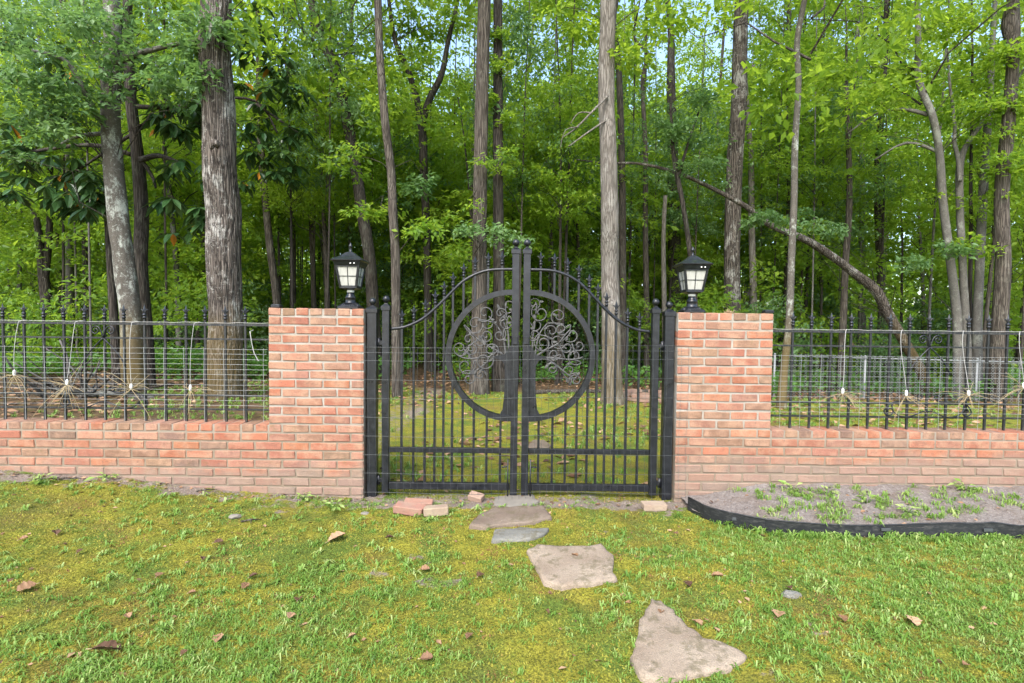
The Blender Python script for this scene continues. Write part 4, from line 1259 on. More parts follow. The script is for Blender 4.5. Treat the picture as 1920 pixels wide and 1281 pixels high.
def crown_kit(r, n, rx, z0, z1, spr, per, L, mat, shape='egg', bark='bark_dark', axis_r=0.12, tilt=0.35):
    """leaf mesh and branch mesh for a crown round the z axis between z0 and z1"""
    u = r.uniform(0, 1, n); z = z0 + (z1 - z0) * u
    prof = np.sin(np.pi * np.clip(0.08 + 0.9 * u ** (0.8 if shape == 'egg' else 1.2), 0, 1)) ** 0.7
    az = r.uniform(0, 6.283, n); rho = rx * prof * np.sqrt(r.uniform(0.05, 1.0, n))
    c = np.stack([rho * np.cos(az), rho * np.sin(az), z], 1)
    v, q, s = spray_leaves(r, c, r.uniform(0.6, 1.15, n) * spr, per, L, tilt, 0.06)
    leaf = np_mesh('crown', v, [q], mat, {'shade': s})
    segs = []
    for i in range(0, n, 4):
        zz = max(z0 * 0.8, c[i, 2] - rho[i] * 0.55 - 0.3)
        segs.append(((0, 0, zz), tuple(c[i]), axis_r * 0.20 * (1 - 0.6 * u[i]), rho[i] * 0.06))
    return leaf, branches_mesh(segs, bark)


r_ = np.random.default_rng(101)
CANOPY = [crown_kit(r_, 96, rx, z0, z1, 0.90, 84, 0.15, 'leaf_canopy', bark=b) for rx, z0, z1, b in
          ((3.6, 8, 21, 'bark_dark'), (3.0, 9.5, 24, 'bark_brown'), (4.2, 7.0, 19, 'bark_dark'), (3.2, 6.0, 20, 'bark_brown'))]
UNDER = [crown_kit(r_, 54, rx, z0, z1, 0.68, 84, 0.13, mt, bark='bark_dark', axis_r=0.07, tilt=0.16) for rx, z0, z1, mt in
         ((2.1, 2.6, 8.0, 'leaf_understory'), (2.6, 3.2, 9.5, 'leaf_understory'), (1.8, 2.0, 6.5, 'leaf_canopy'), (2.4, 3.6, 10.5, 'leaf_canopy'), (2.0, 2.4, 7.5, 'leaf_blue'))]
EDGE_T = [crown_kit(r_, 62, rx, z0, z1, 0.60, 84, 0.115, mt, bark='bark_dark', axis_r=0.06, tilt=0.16) for rx, z0, z1, mt in
          ((2.0, 1.3, 6.6, 'leaf_understory'), (2.3, 1.7, 7.6, 'leaf_canopy'), (1.8, 1.0, 5.6, 'leaf_understory'))]
SHRUB = [crown_kit(r_, 26, rx, 0.15, z1, 0.36, 60, 0.085, mt, bark='bark_dark', axis_r=0.05, tilt=0.4) for rx, z1, mt in
         ((0.75, 1.5, 'leaf_understory'), (0.95, 1.9, 'leaf_blue'), (0.85, 2.6, 'leaf_understory'))]


def std_trunk(h, r0, seed, mat, bend=0.5):
    r = random.Random(seed); n = 9
    pts = [(0, 0, -0.3)]; rd = [r0 * 1.35]
    x = y = 0.0; dx, dy = r.uniform(-1, 1) * bend / n, r.uniform(-1, 1) * bend / n
    for i in range(1, n + 1):
        dx += r.uniform(-1, 1) * bend / n * 0.5; dy += r.uniform(-1, 1) * bend / n * 0.5; x += dx; y += dy
        pts.append((x, y, h * i / n)); rd.append(r0 * (1.03 - 0.85 * i / n))
    return trunk_mesh(pts, rd, 9, 0.06, seed, mat=mat, steps=3)


TALL_T = [std_trunk(h, 0.13, 300 + i, m, 0.9) for i, (h, m) in enumerate(((20, 'bark_dark'), (23, 'bark_brown'), (18, 'bark_grey'), (19, 'bark_brown')))]
SLIM_T = [std_trunk(h, 0.06, 320 + i, m, 0.7) for i, (h, m) in enumerate(((7.6, 'bark_dark'), (9.0, 'bark_brown'), (6.2, 'bark_dark'), (10.0, 'bark_grey'), (7.0, 'bark_brown')))]

TREES_XY = []


def custom_tree(label, d, path, bark, extra=(), top=None, sides=16, ridge=0.0, sprays=None, leaf='leaf_understory', canopy=None, seed=1, steps=6, limbs=(), ws=0.85, rough=0.06, L=0.11, per=60, crown_mats=None, flare=1.25):
    """path: (px, py, width in px) from the foot upwards, standing d metres from the viewer"""
    Y = d + CAM_Y
    pts = [P(px, py, Y) for px, py, w in path]; off = lambda px: ws * math.cos(math.atan((px - 960) / F_PX))   # seen off axis a stem looks wider
    rd = [w / F_PX * d / 2 * off(px) for px, _, w in path]
    base = pts[0].copy(); base.z = float(gz(base.x, Y))
    lo = Vector((base.x, Y, base.z - 0.25))
    if pts[0].z > base.z + 0.05: pts = [lo] + pts; rd = [rd[0] * flare] + rd
    else: pts[0] = lo
    rr = random.Random(seed)
    if top:
        dirv = (pts[-1] - pts[-2]); dirv = dirv / max(dirv.z, 0.3)
        z0 = pts[-1].z; n = 4
        p_last = pts[-1].copy(); r_last = rd[-1]
        for i in range(1, n + 1):
            hh = (top - z0) * i / n
            pts.append(p_last + Vector((dirv.x * hh * 0.6 + rr.uniform(-.15, .15), dirv.y * hh + rr.uniform(-.2, .2), hh))); rd.append(r_last * (1 - 0.85 * i / n))
    # small bends in depth so that the stem is not flat
    for i in range(1, len(pts)): pts[i].y += rr.uniform(-1, 1) * 0.02 * min(i, 4)
    root = empty('tree', base); tag(root, label, 'tree')
    loc = lambda p: tuple(p - base)
    ex = []
    for e in extra:
        ep = [P(px, py, Y + (e[0][3] if len(e[0]) > 3 else 0) * i / max(len(e) - 1, 1)) for i, (px, py, *_q) in enumerate(e)]
        ex.append(([loc(p) for p in ep], [q[2] / F_PX * d / 2 * off(q[0]) for q in e]))
    tm = trunk_mesh([loc(p) for p in pts], rd, sides, rough, seed, ex, bark, steps, ridge)
    obj('trunk', tm, root)
    r = np.random.default_rng(seed)
    if limbs:
        k = MB()
        for l in limbs:
            lp = smooth_path([loc(P(px, py, Y + dy)) + (w / F_PX * d / 2,) for px, py, w, dy in l], 4)
            k.tube([p[:3] for p in lp], [p[3] for p in lp], 6)
        k.build('limbs', bark if bark != 'bark_lichen' else 'bark_grey', root)
    if sprays is not None:
        groups = {}
        for sp in sprays:
            px, py, dy, rad, m = sp[:5]; groups.setdefault(sp[5] if len(sp) > 5 else leaf, []).append((px, py, dy, rad, m))
        for gi, (mt, lst) in enumerate(groups.items()):
            C = []; RA = []
            for px, py, dy, rad, m in lst:
                c0 = P(px, py, Y + dy)
                for q in range(m):
                    j = r.normal(0, rad * 0.55, 3) * [1, 1, 0.45]; C.append((c0.x + j[0] - base.x, c0.y + j[1] - base.y, c0.z + j[2] - base.z)); RA.append(rad * r.uniform(0.45, 0.8))
            v, q, s = spray_leaves(r, C, RA, per, L, 0.22, 0.05)
            obj('crown', np_mesh('crown', v, [q], mt, {'shade': s}), root)
            segs = []
            for i in range(0, len(C), 4):
                c = Vector(C[i]); tp = min(pts, key=lambda p: abs((p - base).z - c.z + 0.5 * math.hypot((p - base).x - c.x, (p - base).y - c.y))) - base
                segs.append((tuple(tp), tuple(c), 0.009, 0.14))
            obj('branches', branches_mesh(segs, 'bark_dark'), root)['kind'] = 'stuff'
    if canopy is not None:
        ci, lift = canopy; cm, bm_ = CANOPY[ci]
        for me, nm in ((cm, 'crown'), (bm_, 'branches')):
            o = obj(nm, me, root, (loc(pts[-1])[0] * 0.6, loc(pts[-1])[1] * 0.6, lift)); o.rotation_euler.z = rr.uniform(0, 6.28)
            if nm == 'branches': o['kind'] = 'stuff'
    TREES_XY.append((base.x, base.y))
    return root


# --- the trunks one can tell apart, left to right
custom_tree('stout grey oak trunk with furrowed bark behind the left fence', 7.7, [(424, 800, 86), (423, 755, 80), (421, 690, 73), (420, 600, 68), (419, 480, 68), (416, 400, 70), (412, 320, 66), (409, 200, 64), (406, 90, 61), (404, -40, 58)], 'bark_oak', top=17, sides=120, ridge=0.06, canopy=(0, 1.5), ws=0.97, seed=3, steps=22, rough=0.02,
            limbs=[[(412, 275, 12, -0.3), (402, 268, 14, -0.34), (395, 280, 4, -0.36)]],
            sprays=[(470, 40, 0.5, 0.5, 6, 'leaf_understory'), (380, 20, -0.6, 0.5, 5, 'leaf_blue')])
custom_tree('leaning trunk blotched with white lichen beside the magnolia', 8.2, [(268, 800, 70), (259, 755, 56), (252, 690, 48), (246, 600, 44), (238, 510, 42), (228, 420, 42), (219, 320, 40), (211, 200, 38), (206, 90, 36), (201, -40, 33)], 'bark_lichen', top=15, sides=48, ridge=0.03, ws=1.0, seed=4, steps=10, leaf='leaf_blue',
            limbs=[[(212, 240, 14, 0), (180, 215, 11, -0.3), (130, 120, 8, -0.6), (60, 95, 5, -0.9)], [(207, 120, 14, 0), (280, 95, 9, -0.4), (370, 75, 5, -0.7)], [(222, 250, 9, 0), (150, 255, 7, 0.1), (100, 280, 5, 0)]],
            sprays=[(60, 60, -0.6, 0.55, 9), (150, 40, -0.5, 0.5, 8), (250, 60, -0.5, 0.5, 8), (340, 90, -0.7, 0.42, 8), (300, 150, -0.6, 0.42, 7), (190, 130, -0.6, 0.45, 7), (90, 140, -0.7, 0.5, 8), (20, 170, -0.7, 0.5, 7), (60, 220, -0.6, 0.42, 7), (130, 200, -0.5, 0.4, 6), (30, 20, 0.4, 0.6, 7), (110, 250, -0.6, 0.34, 4), (370, 150, -0.8, 0.3, 4), (320, 30, 0.2, 0.5, 6), (230, 20, 0.6, 0.5, 5), (10, 270, 0.2, 0.4, 4)], L=0.095, per=62)

# magnolia: dark stem with large glossy leaves in whorls
mag = custom_tree('dark magnolia stem with large glossy drooping leaves', 8.9, [(290, 790, 38), (281, 730, 34), (272, 620, 32), (266, 500, 33), (262, 400, 33), (254, 280, 29), (246, 180, 26), (240, 60, 23), (237, -40, 20)], 'bark_dark', top=9, sides=20, seed=6, steps=6,
                  limbs=[[(265, 300, 11, 0), (300, 292, 9, -0.2), (345, 310, 6, -0.3)], [(258, 200, 9, 0), (310, 202, 7, -0.1), (372, 196, 4, -0.2)], [(262, 295, 8, 0), (285, 330, 6, 0), (292, 352, 4, -0.1)], [(246, 290, 9, 0), (170, 272, 8, 0.2), (60, 285, 6, 0.3), (10, 300, 4, 0.3)], [(250, 250, 7, 0), (175, 300, 5, 0.3), (130, 330, 4, 0.3)], [(262, 240, 10, 0.1), (380, 190, 7, 1.0), (480, 190, 6, 1.6), (520, 250, 4, 1.7)], [(480, 195, 6, 1.6), (560, 250, 4, 1.8)]])


def magnolia_leaves():
    r = np.random.default_rng(66); base = Vector(mag.location); Y = 8.9 + CAM_Y
    wh = []
    for (x0, x1, y0, y1, dy, n) in ((0, 190, 265, 400, 0.3, 42), (285, 385, 190, 250, -0.1, 16), (300, 390, 290, 440, -0.2, 20), (445, 570, 100, 200, 1.6, 18), (440, 570, 220, 350, 1.7, 30), (120, 215, 320, 390, 0.0, 12), (445, 520, 0, 100, 1.4, 14), (0, 130, 60, 250, 0.9, 22), (230, 380, 110, 190, 0.8, 14)):
        for _ in range(n): wh.append(P(r.uniform(x0, x1), r.uniform(y0, y1), Y + dy + r.uniform(-0.4, 0.4)) - base)
    C = []; D = []; N = []; Ls = []
    for w in wh:
        m = r.integers(6, 11); a0 = r.uniform(0, 6.28)
        for i in range(m):
            a = a0 + i * 2.4 + r.normal(0, 0.2)
            d = np.array([math.cos(a), math.sin(a), r.normal(-0.55, 0.35)]); C.append(np.array(w) + d * 0.02); D.append(d); N.append(np.array([0, 0, 1.0]) + r.normal(0, 0.25, 3)); Ls.append(r.uniform(0.17, 0.29))
    C = np.array(C); D = unit(np.array(D)); N = np.array(N); Ls = np.array(Ls)[:, None]; n = len(C)
    s = unit(np.cross(D, N)); nn = np.cross(s, D); W = Ls * 0.42
    rows = []
    for t, wf, dr in ((0.0, 0.08, 0.0), (0.3, 0.85, 0.02), (0.62, 1.0, 0.09), (1.0, 0.06, 0.24)):
        mid = C + D * Ls * t - np.array([0, 0, 1.0]) * Ls * dr
        rows += [mid - s * W * wf * 0.5 + nn * W * wf * 0.16, mid, mid + s * W * wf * 0.5 + nn * W * wf * 0.16]
    V = np.stack(rows, 1).reshape(-1, 3); i = np.arange(n)[:, None] * 12
    q = np.concatenate([np.stack([i[:, 0] + a, i[:, 0] + a + 1, i[:, 0] + a + 4, i[:, 0] + a + 3], 1) for a in (0, 1, 3, 4, 6, 7)])
    sh = np.clip(r.uniform(0, 0.9, n), 0, 0.9); sh[r.uniform(0, 1, n) < 0.018] = 0.99
    obj('crown', np_mesh('crown', V, [q], 'leaf_dark', {'shade': np.tile(sh, 6)}), mag)
    segs = []
    for w in wh[::2]:
        segs.append((tuple(w + Vector((r.uniform(-.3, .3), r.uniform(0, .4), r.uniform(-0.1, .35)))), tuple(w), 0.008, 0.02))
    obj('twigs', branches_mesh(segs, 'bark_dark'), mag)['kind'] = 'stuff'


magnolia_leaves()

custom_tree('dark forked trunk standing behind the left end of the fence', 13, [(95, 690, 34), (90, 600, 29), (82, 520, 26), (75, 450, 20), (66, 400, 15), (52, 330, 12), (40, 200, 9)], 'bark_dark', extra=[[(84, 530, 18), (92, 450, 17), (93, 380, 15), (96, 250, 12), (100, 100, 9)]], top=9, seed=8, canopy=(2, -2.5))
custom_tree('slim dark stem between the forked trunk and the lichen covered one', 14, [(168, 680, 18), (162, 560, 15), (158, 420, 14), (158, 250, 13), (150, 60, 11)], 'bark_brown', top=11, seed=9)
custom_tree('mossy grey stem left of the slim dark one', 15, [(130, 680, 24), (131, 560, 21), (130, 440, 18), (126, 300, 15), (124, 120, 12)], 'bark_grey', top=12, seed=10)
custom_tree('stem half hidden behind the lichen covered trunk', 9.6, [(222, 745, 26), (214, 620, 22), (206, 480, 20), (200, 380, 16), (196, 250, 12)], 'bark_dark', top=7, seed=12)
custom_tree('brown leaning stem right of the oak', 12.5, [(528, 690, 19), (518, 560, 18), (508, 470, 17), (498, 380, 16), (490, 260, 15), (486, 120, 12), (484, -30, 10)], 'bark_brown', top=11, seed=13, canopy=(0, -3))
custom_tree('pair of thin stems behind the left pier', 14.5, [(548, 640, 15), (549, 500, 14), (546, 340, 13), (540, 150, 11)], 'bark_brown', extra=[[(590, 640, 13), (586, 480, 12), (578, 320, 11), (560, 180, 8)]], top=11, seed=14)
custom_tree('dark trunk leaning left behind the left lantern', 11.5, [(706, 700, 30), (700, 600, 28), (693, 480, 27), (680, 400, 26), (664, 300, 25), (648, 210, 24), (630, 130, 22), (600, 60, 20), (576, -40, 17)], 'bark_dark', top=12, sides=18, seed=15, canopy=(3, -1))
custom_tree('brown trunk with a broken bark top right of the left lantern', 9.0, [(746, 750, 26), (744, 690, 22), (743, 600, 21), (742, 480, 20), (738, 400, 20), (732, 320, 19), (722, 220, 18), (711, 100, 17), (705, -40, 16)], 'bark_brown', top=14, sides=24, ridge=0.03, seed=16, canopy=(1, -0.5), steps=8,
            sprays=[(700, 400, 0.4, 0.35, 4), (660, 300, 0.6, 0.4, 4), (770, 350, 0.5, 0.35, 4, 'leaf_blue'), (690, 200, 0.3, 0.4, 4), (790, 430, 0.2, 0.3, 3)])
custom_tree('dark tree forking into a wide V left of the gate top', 13.5, [(806, 690, 20), (802, 560, 17), (799, 430, 17), (795, 320, 18), (791, 245, 18), (780, 180, 14), (762, 125, 13), (742, 80, 10), (730, 0, 8), (725, -60, 6)], 'bark_dark', extra=[[(794, 290, 12), (792, 235, 15), (806, 185, 15), (828, 140, 13), (840, 80, 10), (856, 10, 8), (870, -50, 6)]], seed=17, sides=16,
            sprays=[(740, 30, 0, 0.6, 6, 'leaf_canopy'), (850, 20, 0, 0.6, 6, 'leaf_canopy'), (800, 60, 0.5, 0.6, 6, 'leaf_canopy'), (830, 260, 0.4, 0.5, 4), (740, 200, 0.5, 0.5, 4)], L=0.13)
custom_tree('thick straight trunk rising behind the left gate leaf', 9.8, [(898, 745, 62), (899, 700, 50), (899, 620, 43), (899, 500, 39), (900, 380, 37), (902, 250, 36), (905, 100, 35), (908, -40, 33)], 'bark_brown', top=18, sides=90, ridge=0.07, ws=0.68, seed=18, canopy=(2, 1.5), steps=18,
            sprays=[(930, 440, -0.9, 0.36, 6, 'leaf_blue'), (880, 430, -0.7, 0.30, 4, 'leaf_blue'), (840, 400, -0.3, 0.36, 4), (950, 290, -0.3, 0.3, 3)], L=0.09)
custom_tree('second thick trunk hung with leaves close behind the straight one', 10.3, [(938, 745, 56), (937, 690, 44), (936, 600, 35), (935, 480, 31), (934, 350, 29), (934, 200, 27), (934, -40, 24)], 'bark_dark', top=17, sides=40, ridge=0.05, ws=0.66, seed=19, steps=10,
            sprays=[(948, 230, -0.25, 0.22, 4), (925, 180, -0.25, 0.2, 3), (945, 120, -0.25, 0.22, 4), (930, 60, -0.25, 0.2, 3), (940, 320, -0.25, 0.2, 3)], L=0.08)
custom_tree('pale grey straight trunk standing behind the right gate leaf', 8.7, [(1150, 765, 62), (1148, 735, 48), (1146, 690, 42), (1146, 600, 39), (1145, 500, 38), (1142, 400, 37), (1140, 280, 35), (1138, 160, 34), (1139, 60, 33), (1142, -40, 32)], 'bark_pale', top=18, sides=64, ridge=0.04, ws=0.88, seed=20, canopy=(1, 1.0), steps=14,
            limbs=[[(1140, 180, 5, -0.1), (1110, 210, 4, -0.3), (1080, 240, 3, -0.4), (1055, 258, 2, -0.5)], [(1110, 212, 3, -0.3), (1085, 212, 2, -0.35), (1070, 232, 1.5, -0.4)], [(1136, 226, 4, -0.1), (1100, 250, 3, -0.3), (1066, 275, 2, -0.4)], [(1085, 238, 2.5, -0.4), (1060, 245, 1.5, -0.5), (1050, 280, 1.2, -0.5)]],
            sprays=[(1180, 100, 0.3, 0.45, 5, 'leaf_canopy'), (1230, 60, 0.2, 0.5, 5, 'leaf_canopy'), (1090, 40, 0.4, 0.5, 5, 'leaf_canopy')])
custom_tree('dark slim stem just right of the pale trunk', 12.5, [(1168, 690, 18), (1167, 560, 17), (1166, 420, 16), (1165, 280, 15), (1160, 120, 13)], 'bark_dark', top=11, seed=21)
custom_tree('reddish brown slim stem behind the right gate leaf', 14, [(1213, 690, 14), (1212, 560, 13), (1211, 420, 12), (1210, 290, 11), (1205, 150, 9)], 'bark_brown', top=10, seed=22)
custom_tree('short pale dead snag left of the right lantern', 13.5, [(1247, 690, 12), (1246, 560, 11), (1245, 450, 10), (1246, 368, 9)], 'bark_pale', seed=23)
custom_tree('dark thick trunk behind the right lantern', 17, [(1268, 660, 34), (1266, 540, 31), (1264, 420, 28), (1262, 300, 24), (1258, 150, 18)], 'bark_dark', top=16, seed=24)
custom_tree('small dark crooked tree with blue green foliage over the right lantern', 11.0, [(1312, 690, 12), (1304, 560, 11), (1292, 450, 11), (1278, 380, 11), (1268, 310, 11), (1262, 270, 8), (1255, 200, 5)], 'bark_dark', extra=[[(1272, 330, 8), (1290, 270, 6), (1310, 210, 4)]], seed=25, leaf='leaf_blue', L=0.09,
            sprays=[(1310, 185, -0.3, 0.30, 6), (1270, 240, -0.3, 0.32, 6), (1320, 250, -0.2, 0.3, 5), (1240, 230, 0, 0.3, 4), (1290, 300, -0.2, 0.3, 4), (1340, 300, 0, 0.3, 4)])
custom_tree('tall grey trunk right of the right lantern', 13.2, [(1376, 700, 48), (1374, 600, 42), (1373, 500, 40), (1377, 380, 40), (1381, 290, 41), (1385, 200, 39), (1389, 100, 37), (1395, -40, 33)], 'bark_oak', top=19, sides=56, ridge=0.05, ws=0.76, seed=26, steps=10)
custom_tree('pale thin stem just right of the tall grey trunk', 14.5, [(1414, 690, 17), (1412, 560, 16), (1411, 430, 15), (1408, 300, 13), (1400, 220, 11), (1398, 120, 8)], 'bark_pale', top=8, seed=27)
custom_tree('slender mottled stem before the right fence corner', 8.4, [(1466, 745, 29), (1472, 690, 24), (1477, 600, 21), (1481, 480, 20), (1484, 380, 19), (1488, 270, 18), (1493, 160, 17), (1500, 70, 17), (1512, -40, 15)], 'bark_lichen', top=12, sides=28, ridge=0.02, ws=0.68, seed=28, canopy=(3, -1.5), steps=8)
custom_tree('fallen trunk slanting down from the upper left to the fence', 11.5, [(1735, 715, 38), (1700, 650, 36), (1668, 590, 36), (1640, 545, 34), (1605, 515, 30), (1560, 482, 27), (1510, 450, 24), (1450, 422, 20), (1395, 388, 17), (1340, 356, 13), (1270, 326, 11), (1200, 308, 8), (1140, 304, 6), (1080, 300, 3)], 'bark_oak', ws=0.62, seed=29, sides=22, steps=7, ridge=0.03, leaf='leaf_blue', L=0.085,
            sprays=[(1440, 405, -1.2, 0.28, 5), (1500, 415, -1.2, 0.30, 6), (1555, 430, -1.2, 0.25, 4), (1400, 420, -1.1, 0.2, 3)])
custom_tree('dark straight stem behind the slanting trunk', 15.5, [(1655, 690, 21), (1653, 560, 19), (1650, 430, 18), (1650, 300, 17), (1655, 160, 15), (1662, -40, 12)], 'bark_dark', top=15, seed=30, canopy=(1, -1))
custom_tree('stem with shaggy bark behind the right fence middle', 13, [(1575, 700, 18), (1582, 600, 17), (1586, 500, 16), (1590, 380, 14), (1590, 240, 12)], 'bark_brown', top=9, seed=31)
custom_tree('grey smooth many stemmed tree at the right fence', 10.5, [(1800, 770, 32), (1797, 680, 27), (1794, 590, 26), (1785, 480, 24), (1773, 380, 23), (1760, 290, 21), (1742, 220, 20), (1726, 150, 18), (1717, 70, 16), (1712, -40, 13)], 'bark_grey',
            extra=[[(1818, 770, 28, 0.25), (1812, 640, 25), (1806, 520, 22), (1800, 400, 21), (1800, 310, 20), (1815, 268, 15), (1845, 228, 13), (1880, 190, 11), (1920, 130, 9)], [(1800, 340, 12, 0.25), (1797, 300, 13), (1789, 265, 11), (1790, 235, 9), (1780, 150, 7), (1776, 90, 4)], [(1836, 770, 30, 0.5), (1832, 640, 27), (1836, 520, 26), (1841, 400, 26), (1848, 290, 24), (1856, 180, 20), (1862, 60, 16), (1870, -60, 12)]], top=13, sides=20, ws=0.76, seed=32, canopy=(0, -2),
            limbs=[[(1740, 215, 8, 0), (1690, 205, 6, 0.3), (1640, 215, 4, 0.6), (1590, 250, 3, 0.8)], [(1760, 285, 7, 0), (1700, 268, 5, 0.2), (1640, 300, 3, 0.4)]],
            sprays=[(1700, 130, 0.3, 0.5, 6, 'leaf_canopy'), (1640, 200, 0.5, 0.5, 6, 'leaf_canopy'), (1760, 60, 0.3, 0.5, 6, 'leaf_canopy'), (1860, 110, -0.3, 0.5, 7, 'leaf_canopy'), (1900, 200, -0.5, 0.5, 7), (1850, 190, -0.4, 0.4, 5), (1690, 270, 0.3, 0.4, 4), (1780, 470, -0.5, 0.3, 4, 'leaf_blue'), (1720, 490, -0.5, 0.28, 3, 'leaf_blue'), (1840, 450, -0.4, 0.28, 3), (1900, 300, -0.4, 0.4, 5), (1600, 120, 0.5, 0.5, 5, 'leaf_canopy'), (1810, 30, -0.3, 0.5, 6, 'leaf_canopy')], L=0.10)
custom_tree('broad brown trunk with peeling bark nearest the right picture edge', 10.0, [(1866, 780, 56), (1870, 700, 48), (1876, 600, 43), (1881, 480, 40), (1885, 360, 37), (1892, 220, 34), (1900, 80, 31), (1906, -40, 29)], 'bark_brown', extra=[[(1900, 5, 28), (1894, 30, 38), (1892, 50, 38), (1896, 85, 26)]], top=15, sides=48, ridge=0.06, ws=0.8, seed=33, steps=10)


def copy_tree(name, parts, loc, rz, s, label, cat, group):
    root = empty(name, loc, rz); root.scale = s; tag(root, label, cat, group)
    for nm, me in parts:
        o = obj(nm, me, root)
        if nm in ('branches', 'stems'): o['kind'] = 'stuff'
    return root


rf = random.Random(77)


def scatter(n, d0, d1, mind, power=1.0, a_max=0.86):
    out = []; tries = 0
    while len(out) < n and tries < 60000:
        tries += 1
        d = d0 + (d1 - d0) * rf.random() ** power
        a = rf.uniform(-a_max, a_max); x = d * math.tan(a) if abs(a) < 1 else 0
        y = d + CAM_Y
        px = 960 + x / d * F_PX
        if (1060 < px < 1760 and d < 12.4) or (700 < px < 890 and d < 14.2): continue          # the slanting trunk and the V stand clear
        if any(hypot(x - q[0], y - q[1]) < mind for q in TREES_XY + out): continue
        out.append((x, y))
    return out


SECTORS = ((0, 190, 'behind the left fence end'), (190, 395, 'between lichen trunk and oak'), (395, 520, 'just right of the oak'), (520, 640, 'behind the left pier'), (640, 745, 'behind the left lantern'), (745, 850, 'just left of the gate arch'),
           (850, 977, 'behind the left gate leaf'), (977, 1140, 'behind the right gate leaf'), (1140, 1215, 'just right of the pale trunk'), (1215, 1290, 'left of the right lantern'), (1290, 1380, 'right of the right lantern'), (1380, 1480, 'behind the right pier'), (1480, 1600, 'right of the slender mottled stem'), (1600, 1710, 'behind the slanting trunk'), (1710, 1800, 'left of the many stemmed tree'), (1800, 1920, 'behind the many stemmed tree'))


def sector(x, y):
    px = 960 + x / (y - CAM_Y) * F_PX
    for a, b, w in SECTORS:
        if a <= px < b: return w
    return 'beyond the left picture edge' if px < 0 else 'beyond the right picture edge'


def depth_word(y): return 'near' if y < 13 else ('deep' if y < 24 else 'far')


tall = scatter(40, 15.5, 38, 1.9, 0.8)
for i, (x, y) in enumerate(tall):
    j = i % 4; s = rf.uniform(0.8, 1.15)
    copy_tree('forest_tree', (('trunk', TALL_T[j]), ('crown', CANOPY[j][0]), ('branches', CANOPY[j][1])), (x, y, float(gz(x, y)) - 0.05), rf.uniform(0, 6.28), (s, s, s * rf.uniform(0.9, 1.1)),
              'tall %s forest tree %s %s' % (('dark', 'brown', 'grey', 'brown')[j], depth_word(y), sector(x, y)), 'tree', 'tall forest trees')
TREES_XY += tall
edge = scatter(38, 12.6, 22, 1.2, 0.9)
for i, (x, y) in enumerate(edge):
    j = i % 3; s = rf.uniform(0.8, 1.2)
    copy_tree('young_tree', (('trunk', SLIM_T[(2, 0, 4)[j]]), ('crown', EDGE_T[j][0]), ('branches', EDGE_T[j][1])), (x, y, float(gz(x, y)) - 0.05), rf.uniform(0, 6.28), (s, s, s),
              '%s young tree %s %s' % (('green', 'yellow green', 'bushy green')[j], depth_word(y), sector(x, y)), 'tree', 'young trees at the edge of the woods')
TREES_XY += edge
slim = scatter(90, 12.5, 33, 0.85, 0.9)
for i, (x, y) in enumerate(slim):
    j = i % 5; s = rf.uniform(0.8, 1.25)
    copy_tree('understory_tree', (('trunk', SLIM_T[j]), ('crown', UNDER[j][0]), ('branches', UNDER[j][1])), (x, y, float(gz(x, y)) - 0.05), rf.uniform(0, 6.28), (s, s, s),
              'slim %s understory tree %s %s' % (('green', 'broad green', 'low green', 'yellow green', 'blue green')[j], depth_word(y), sector(x, y)), 'tree', 'understory trees')
TREES_XY += slim
poles = scatter(95, 10.6, 24, 0.5, 1.15, 0.8)
for i, (x, y) in enumerate(poles):
    j = (i * 3 + 1) % 5; s = rf.uniform(0.35, 0.75)
    zs = rf.uniform(1.35, 1.8)
    root = copy_tree('sapling', (('trunk', SLIM_T[j]), ('crown', UNDER[j][0]), ('branches', UNDER[j][1])), (x, y, float(gz(x, y)) - 0.05), rf.uniform(0, 6.28), (1, 1, 1),
                     'thin %s sapling pole %s %s' % (('dark', 'brown', 'dark', 'grey', 'brown')[j], depth_word(y), sector(x, y)), 'tree', 'thin sapling poles')
    for ch in root.children:
        if ch.name.startswith('trunk'): ch.scale = (s, s, zs)
        else: ch.scale = (0.62, 0.62, 0.75); ch.location.z = 2.2
TREES_XY += poles
for i, (x, y) in enumerate(scatter(78, 11.0, 19, 0.75, 1.0) + scatter(60, 14, 34, 0.6, 0.9)):
    j = i % 3; s = rf.uniform(0.7, 1.3) if i >= 78 else rf.uniform(0.7, 1.8)
    copy_tree('shrub', (('foliage', SHRUB[j][0]), ('stems', SHRUB[j][1])), (x, y, float(gz(x, y)) - 0.05), rf.uniform(0, 6.28), (s, s, s), '%s shrub %s %s' % (('low green', 'blue green', 'upright green')[j], depth_word(y), sector(x, y)), 'shrub', 'forest floor shrubs')


